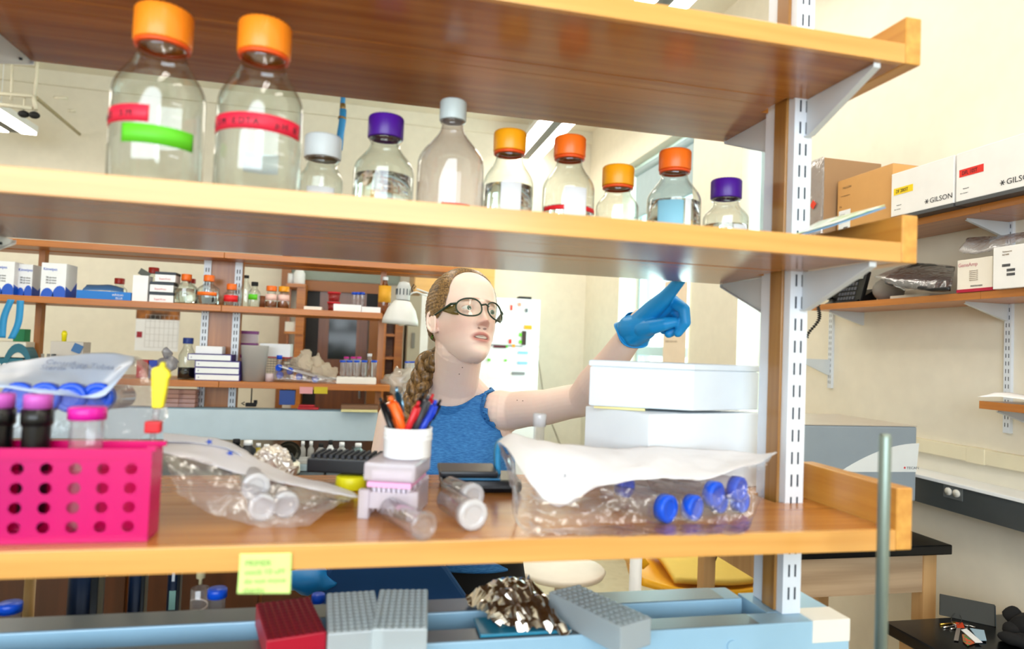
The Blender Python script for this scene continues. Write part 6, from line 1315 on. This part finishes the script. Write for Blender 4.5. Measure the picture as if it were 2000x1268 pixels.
def ell(xs, cx, cz, rx, rz, soft=.35, slope=0, ycut=.03):
    u = M_('DIVIDE', M_('SUBTRACT', xs, cx), rx); zc_ = M_('SUBTRACT', M_('SUBTRACT', ax_[2], cz), M_('MULTIPLY', M_('SUBTRACT', xs, cx), slope)) if slope else M_('SUBTRACT', ax_[2], cz)
    v = M_('DIVIDE', zc_, rz); r = M_('SQRT', M_('ADD', M_('MULTIPLY', u, u), M_('MULTIPLY', v, v)))
    m = M_('DIVIDE', M_('SUBTRACT', 1+soft/2, r), soft, clamp=True); return M_('MULTIPLY', m, M_('GREATER_THAN', ax_[1], ycut))
col = nd('ShaderNodeRGB'); col.outputs[0].default_value = lin('#f6ddd0'); cur = col.outputs[0]
def over(m, c, f=1):
    global cur
    x = nd('ShaderNodeMix', data_type='RGBA'); LK(M_('MULTIPLY', m, f), x.inputs[0]); LK(cur, x.inputs[6]); x.inputs[7].default_value = lin(c); cur = x.outputs[2]
nz = nd('ShaderNodeTexNoise'); nz.inputs['Scale'].default_value = 60; nz.inputs['Detail'].default_value = 4; LK(tc.outputs['Object'], nz.inputs['Vector']); over(nz.outputs['Fac'], '#eec6b4', .35)
over(ell(absx, .045, -.028, .028, .024, 1.2, ycut=-.05), '#dd9a88', .32); over(ell(ax_[0], 0, -.028, .014, .014, 1.2, ycut=.09), '#cf8270', .5)
over(ell(absx, .030, .031, .020, .0035, .8, -.12), '#9a6c46', .75); over(ell(absx, EX, EZ+.001, .0185, .0105, .6), '#cf9c8c', .4)
over(ell(ax_[0], 0, -.058, .0235, .0125, .4, ycut=.07), '#bf6f66', .85); over(ell(ax_[0], 0, -.0578, .0175, .0036, .3, ycut=.07), '#3a1715', 1); over(ell(ax_[0], 0, -.0565, .0145, .0028, .3, ycut=.07), '#e8ddd0', 1)
over(ell(absx, .0075, -.0365, .0042, .0022, .5, ycut=.08), '#6a3428', .65)
for (px, py, D_) in ((1010, 782, 1.6), (903, 718, 1.6), (897, 731, 1.6), (1021, 783, 1.62)):
    p = Cp(px, py, D_)
    vd = nd('ShaderNodeVectorMath', operation='SUBTRACT'); vd.inputs[1].default_value = p; LK(tc.outputs['Object'], vd.inputs[0]); dr_ = (p-EYE).normalized()
    cr_ = nd('ShaderNodeVectorMath', operation='CROSS_PRODUCT'); cr_.inputs[1].default_value = dr_; LK(vd.outputs[0], cr_.inputs[0]); ln = nd('ShaderNodeVectorMath', operation='LENGTH'); LK(cr_.outputs[0], ln.inputs[0])
    over(M_('LESS_THAN', ln.outputs['Value'], .0014), '#6a4436', .8)
LK(cur, pb.inputs['Base Color']); pb.inputs['Roughness'].default_value = .48; pb.inputs['Subsurface Weight'].default_value = .12; pb.inputs['Subsurface Radius'].default_value = (1, .35, .2); pb.inputs['Subsurface Scale'].default_value = .01; pb.inputs['Specular IOR Level'].default_value = .4
person = link(fuse(bd, .0021, 2, 'person'), 'person', sk); tag(person, 'woman in a blue tank top and glasses pointing up with a blue gloved hand', 'person')
# eyes
gaze = (Cp(1345, 480, 1.1)-H(0, .07, .012)).normalized(); gl_ = (gaze+hf*.9).normalized()
for s in (-1, 1):
    c = H(s*EX, EY, EZ); ey = MB().ball(c, ER, 28).build('eye', P('eye_white', '#e9e4df', .35), person, origin=None)
    R = gl_.to_track_quat('Z', 'Y').to_matrix(); rr = ER+.0003
    MB().lathe([(0, rr*math.cos(0))]+[(rr*math.sin(t), rr*math.cos(t)) for t in (.12, .24, .36, .47)], c, 24, R).build('iris', P('iris_grey_green', '#48685a', .35), ey)
    MB().lathe([(0, rr+.0002)]+[((rr+.0002)*math.sin(t), (rr+.0002)*math.cos(t)) for t in (.08, .17)], c, 20, R).build('pupil', P('pupil_black', '#050505', .3), ey)
# hair
YB_ = [(.135, .060), (.120, .052), (.108, .050), (.095, .046), (.08, .047), (.05, .044), (.02, .034), (.0, .010), (-.010, -.024), (-.03, -.040), (-.06, -.050), (-.075, -.08), (-.085, -.2)][::-1]
def yb(z):
    for (a, p), (b, q) in zip(YB_, YB_[1:]):
        if a <= z <= b: return p+(q-p)*(z-a)/(b-a)
    return YB_[-1][1] if z > YB_[-1][0] else -.2
NA2 = 120; NZ2 = 90; V = []; hv = []
for j in range(NZ2+1):
    z = -.085+(z1_+.085)*j/NZ2
    for i in range(NA2):
        a = 2*PI*i/NA2; p = head_pt(z, a, 0, False); h = (yb(z)-p.y)/.03; t_ = max(0, min(1, h)); o = .0005+.0085*t_**.6; o += .0006*math.sin(p.z*700+p.y*90)*t_
        q = head_pt(z, a, o, False); q.z += o*.5*max(0, z/.13); V.append(H(*q)); hv.append(h)
Fh = []
for j in range(NZ2):
    for i in range(NA2):
        f = (j*NA2+i, j*NA2+(i+1) % NA2, (j+1)*NA2+(i+1) % NA2, (j+1)*NA2+i)
        if min(hv[k] for k in f) > -.05: Fh.append(f)
Fh.append(tuple(NZ2*NA2+i for i in range(NA2)))
def HAIR(nm, c1, c2, sc_v, bs):
    m = bpy.data.materials.new(nm); m.use_nodes = True; n_ = m.node_tree; b = n_.nodes['Principled BSDF']; t = n_.nodes.new('ShaderNodeTexCoord'); mp = n_.nodes.new('ShaderNodeMapping'); mp.inputs['Scale'].default_value = sc_v; mp.inputs['Rotation'].default_value = (.3, 0, .35)
    n = n_.nodes.new('ShaderNodeTexNoise'); n.inputs['Scale'].default_value = 1; n.inputs['Detail'].default_value = 3; cr = n_.nodes.new('ShaderNodeValToRGB'); cr.color_ramp.elements[0].color = lin(c1); cr.color_ramp.elements[1].color = lin(c2); cr.color_ramp.elements[0].position = .35; cr.color_ramp.elements[1].position = .7
    L = n_.links.new; L(t.outputs['Object'], mp.inputs[0]); L(mp.outputs[0], n.inputs['Vector']); L(n.outputs['Fac'], cr.inputs[0]); L(cr.outputs[0], b.inputs['Base Color']); b.inputs['Roughness'].default_value = .38
    bp = n_.nodes.new('ShaderNodeBump'); bp.inputs['Strength'].default_value = bs; bp.inputs['Distance'].default_value = .001; L(n.outputs['Fac'], bp.inputs['Height']); L(bp.outputs[0], b.inputs['Normal']); return m
hair = HAIR('brown_blonde_hair', '#4c341a', '#9f7a48', (260, 18, 260), .3); hair2 = HAIR('braid_hair', '#432d16', '#94703f', (160, 160, 30), .35)
hb = MB().add(V, Fh, True); soften_edge(hb.build('hair', hair, person), 14)
# braid over her right shoulder: three strands
path = [H(0, -.095, -.045), H(-.035, -.080, -.080), Cp(838, 705, 1.66), Cp(826, 735, 1.64), Cp(812, 770, 1.62), Cp(800, 810, 1.60), Cp(792, 850, 1.585), Cp(790, 890, 1.58)]
pr = resamp(path, 90); vdir = fw
bm_ = MB()
for k in range(3):
    pts = []; rad = []
    for i, p in enumerate(pr):
        u = i/89; t = (pr[min(89, i+1)]-pr[max(0, i-1)]).normalized(); sdv = t.cross(vdir).normalized(); ph = u*2*PI*3.6+k*2*PI/3; am = .019*min(1, u*4)*(1-.25*u)
        pts.append(p+sdv*am*math.sin(ph)+vdir*.010*math.sin(2*ph)); rad.append((.0165*(.7+.3*min(1, u*5))*(1-.25*u))*(1+.12*math.cos(2*ph)))
    bm_.tube(pts, rad, 12)
bm_.tube([H(0, -.095, -.045), H(-.02, -.09, -.06), H(-.04, -.075, -.085)], [.03, .026, .02], 16); bm_.build('braid', hair2, person)
MB().tube([H(-.074, -.018, -.034), H(-.077, -.018, -.044)], [.003, .002], 8).build('earring', P('earring_green', '#4a6a20', .3, .6), person)
# glasses
gg = bpy.data.objects.new('safety_glasses', None); COL.objects.link(gg); gg.parent = person
gm = P('glasses_green', '#27382a', .25); lensm = THIN('lens_clear', '#fbfdfa', '#cfd8c8', .5); GY = .101
def rim(s):
    out = []
    for i in range(40):
        a = 2*PI*i/40; c, sn = math.cos(a), math.sin(a); x = .0265*math.copysign(abs(c)**.88, c); z = .0225*math.copysign(abs(sn)**.88, sn); out.append(H(s*.0345+x, GY-.55*(abs(s*.0345+x))**2/.08*1.0-.003*(z/.02), .008+z))
    return out
fm_ = MB(); lm_ = MB()
for s in (-1, 1):
    r = rim(s); MB().tube(r, .0019, 8, closed=True).build('rim', gm, gg); n = len(r); c = sum(r, Vector())/n; MB().add([c]+r, [(0, i+1, (i+1) % n+1) for i in range(n)], False).build('lens', lensm, gg)
    ya_ = GY-.55*.061**2/.08; MB().tube([H(s*.060, ya_, .018), H(s*.069, ya_-.010, .018), H(s*.0765, .020, .012), H(s*.080, -.012, .008), H(s*.080, -.030, -.008)], [.0024, .0030, .0024, .0020, .0018], 8).build('temple', gm, gg)
    MB().sheet([[H(s*.0605, ya_, .017), H(s*.0705, ya_-.025, .015), H(s*.0735, ya_-.045, .012)], [H(s*.0605, ya_, .0), H(s*.0690, ya_-.022, .001), H(s*.0735, ya_-.042, .010)], [H(s*.055, ya_+.002, -.010), H(s*.064, ya_-.012, -.006), H(s*.0735, ya_-.040, .009)]]).build('side_shield', THIN('olive_shield', '#c9c49a', '#7c7a4a', .6, milk=.25, milkcol='#9a915e'), gg, solid=.0008)
MB().tube([H(-.0105, GY, .014), H(0, GY+.004, .0165), H(.0105, GY, .014)], .0022, 8).build('bridge', gm, gg)
# tank top
tv = []; tf = []; nA3 = 300; U3 = [k*.06 for k in range(int((len(TSEC)-3.3)/.06)+1)]; keep = []
zneck = Cp(885, 792, 1.60).z-TO.z
for u in U3:
    sc_ = tsec(u)
    for i in range(nA3):
        a = 2*PI*i/nA3; p = tpt(sc_, a, .005); tv.append(p); d = p-TO; x = d.dot(TL)-max(0, -sc_[0])*.10; z = sc_[0]; frn = math.cos(a) > 0; axx = abs(x)
        nl = zneck+(.042-zneck+.004)*min(1.6, (axx/.072))**2.2 if frn else -.02+.055*min(1.5, axx/.075)**2
        xa_ = .122 if z > 0 else (.122+(.130-.122)*(-z/.05) if z > -.05 else (.130+.03*(-z-.05)/.05 if z > -.115 else .5))
        keep.append(z < nl and axx < xa_)
for j in range(len(U3)-1):
    for i in range(nA3):
        f = (j*nA3+i, j*nA3+(i+1) % nA3, (j+1)*nA3+(i+1) % nA3, (j+1)*nA3+i)
        if all(keep[k] for k in f): tf.append(f)
tm = bpy.data.materials.new('blue_knit'); tm.use_nodes = True; n_ = tm.node_tree; b = n_.nodes['Principled BSDF']; t_ = n_.nodes.new('ShaderNodeTexCoord'); mp = n_.nodes.new('ShaderNodeMapping'); mp.inputs['Scale'].default_value = (90, 90, 420); nn = n_.nodes.new('ShaderNodeTexNoise'); nn.inputs['Scale'].default_value = 1; nn.inputs['Detail'].default_value = 2
cr = n_.nodes.new('ShaderNodeValToRGB'); cr.color_ramp.elements[0].color = lin('#1f62a6'); cr.color_ramp.elements[1].color = lin('#4189c8'); cr.color_ramp.elements[0].position = .3; cr.color_ramp.elements[1].position = .75; L = n_.links.new; L(t_.outputs['Object'], mp.inputs[0]); L(mp.outputs[0], nn.inputs['Vector']); L(nn.outputs['Fac'], cr.inputs[0]); L(cr.outputs[0], b.inputs['Base Color']); b.inputs['Roughness'].default_value = .8
top = soften_edge(MB().add(tv, tf, True).build('tank_top', tm, person), 60)
sw = top.modifiers.new('fit', 'SHRINKWRAP'); sw.target = person; sw.wrap_method = 'NEAREST_SURFACEPOINT'; sw.wrap_mode = 'OUTSIDE'; sw.offset = .004
so = top.modifiers.new('thickness', 'SOLIDIFY'); so.thickness = .003; so.offset = 1
# trousers and shoes
tr = MB(); pel = TO+TL*.05+Vector((0, 0, -.47))
vs = []; fs = []; S3 = [(.155, .136, .096), (.06, .154, .104), (0, .168, .112), (-.06, .172, .115), (-.12, .160, .108)]
for z, w, d in S3:
    for i in range(48): a = 2*PI*i/48; vs.append(pel+TL*(w*math.sin(a))+TF*(d*math.cos(a))+Vector((0, 0, z)))
for j in range(4):
    for i in range(48): fs.append((j*48+i, j*48+(i+1) % 48, (j+1)*48+(i+1) % 48, (j+1)*48+i))
fs.append(tuple(range(47, -1, -1))); fs.append(tuple(4*48+i for i in range(48))); tr.add(vs, fs, True)
feet = []
for s in (-1, 1):
    hp_ = pel+TL*(s*.085)+Vector((0, 0, -.09)); kn = hp_+TL*(s*.01)+TF*.02+Vector((0, 0, -.36)); an = Vector((kn.x, kn.y, .09))-TF*.03; caps(tr, [(hp_, .088), (hp_.lerp(kn, .5), .074), (kn, .058), (kn.lerp(an, .35), .055), (an, .042)], 24); feet.append(an)
link(fuse(tr, .007, 6, 'trousers'), 'trousers', P('trousers_black', '#0b0b0d', .8), person)
for an in feet:
    sm_ = MB(); caps(sm_, [(Vector((an.x, an.y, .06)), .042), (Vector((an.x, an.y, .042))+TF*.07, .038), (Vector((an.x, an.y, .032))+TF*.15, .031)], 18)
    for i, v in enumerate(sm_.v): sm_.v[i] = (v[0], v[1], max(.002, v[2]))
    link(fuse(sm_, .006, 3, 'shoe'), 'shoe', P('shoe_grey', '#3c3f44', .6), person)
# gloved hand
gv_ = MB(); wr = Cp(1236, 650, 1.305)
I0, I1, I2, I3 = Cp(1297, 584, 1.235), Cp(1313, 566, 1.222), Cp(1327, 549, 1.212), Cp(1338, 531, 1.205)
caps(gv_, [(I0, .0140), (I1, .0118), (I2, .0105), (I3, .0090)], 18)
caps(gv_, [(Cp(1314, 590, 1.25), .0130), (Cp(1336, 604, 1.225), .0108), (Cp(1339, 630, 1.222), .0098), (Cp(1324, 650, 1.232), .0086)], 18)
caps(gv_, [(Cp(1311, 600, 1.265), .0125), (Cp(1331, 620, 1.252), .0102), (Cp(1324, 642, 1.250), .0092), (Cp(1306, 652, 1.250), .0082)], 18)
caps(gv_, [(Cp(1302, 610, 1.278), .0115), (Cp(1316, 628, 1.276), .0092), (Cp(1308, 644, 1.272), .0082), (Cp(1296, 646, 1.268), .0072)], 18)
caps(gv_, [(Cp(1255, 643, 1.270), .0170), (Cp(1276, 638, 1.245), .0145), (Cp(1298, 633, 1.232), .0125), (Cp(1317, 629, 1.228), .0095)], 18)
for m_, r in ((I0, .0145), (Cp(1314, 590, 1.25), .0135), (Cp(1311, 600, 1.265), .0130), (Cp(1302, 610, 1.278), .0125)): caps(gv_, [(Cp(1248, 632, 1.29), .0215), (Cp(1248, 632, 1.29).lerp(m_, .55), .019), (m_, r)], 18)
caps(gv_, [(Cp(1232, 641, 1.305), .026), (Cp(1246, 640, 1.29), .026), (Cp(1262, 630, 1.275), .022)], 24); caps(gv_, [(Cp(1240, 655, 1.30), .023), (Cp(1262, 644, 1.27), .019)], 20)
glm = P('nitrile_blue_worn', '#1796e0', .38); go = link(fuse(gv_, .0017, 3, 'glove'), 'glove', glm, person)
ad_ = (WRL-ELL).normalized(); cb = Cp(1240, 644, 1.312); n1 = ad_.cross(fw).normalized(); n2 = ad_.cross(n1); rows = []
for k in range(9):
    u = k/8; c = cb+ad_*(.020-.034*u); row = []
    for i in range(37):
        a = 2*PI*i/36; rr = .0285+.0055*u**1.5+.0010*math.sin(a*5+k)*u; row.append(c+n1*rr*math.cos(a)*1.08+n2*rr*math.sin(a)*.95+ad_*.004*math.sin(a*3)*u)
    rows.append(row)
rl_ = MB().sheet(rows); rl_.tube(rows[-1][:-1], .0016, 6, closed=True); rl_.build('glove_cuff', glm, person, solid=.001)
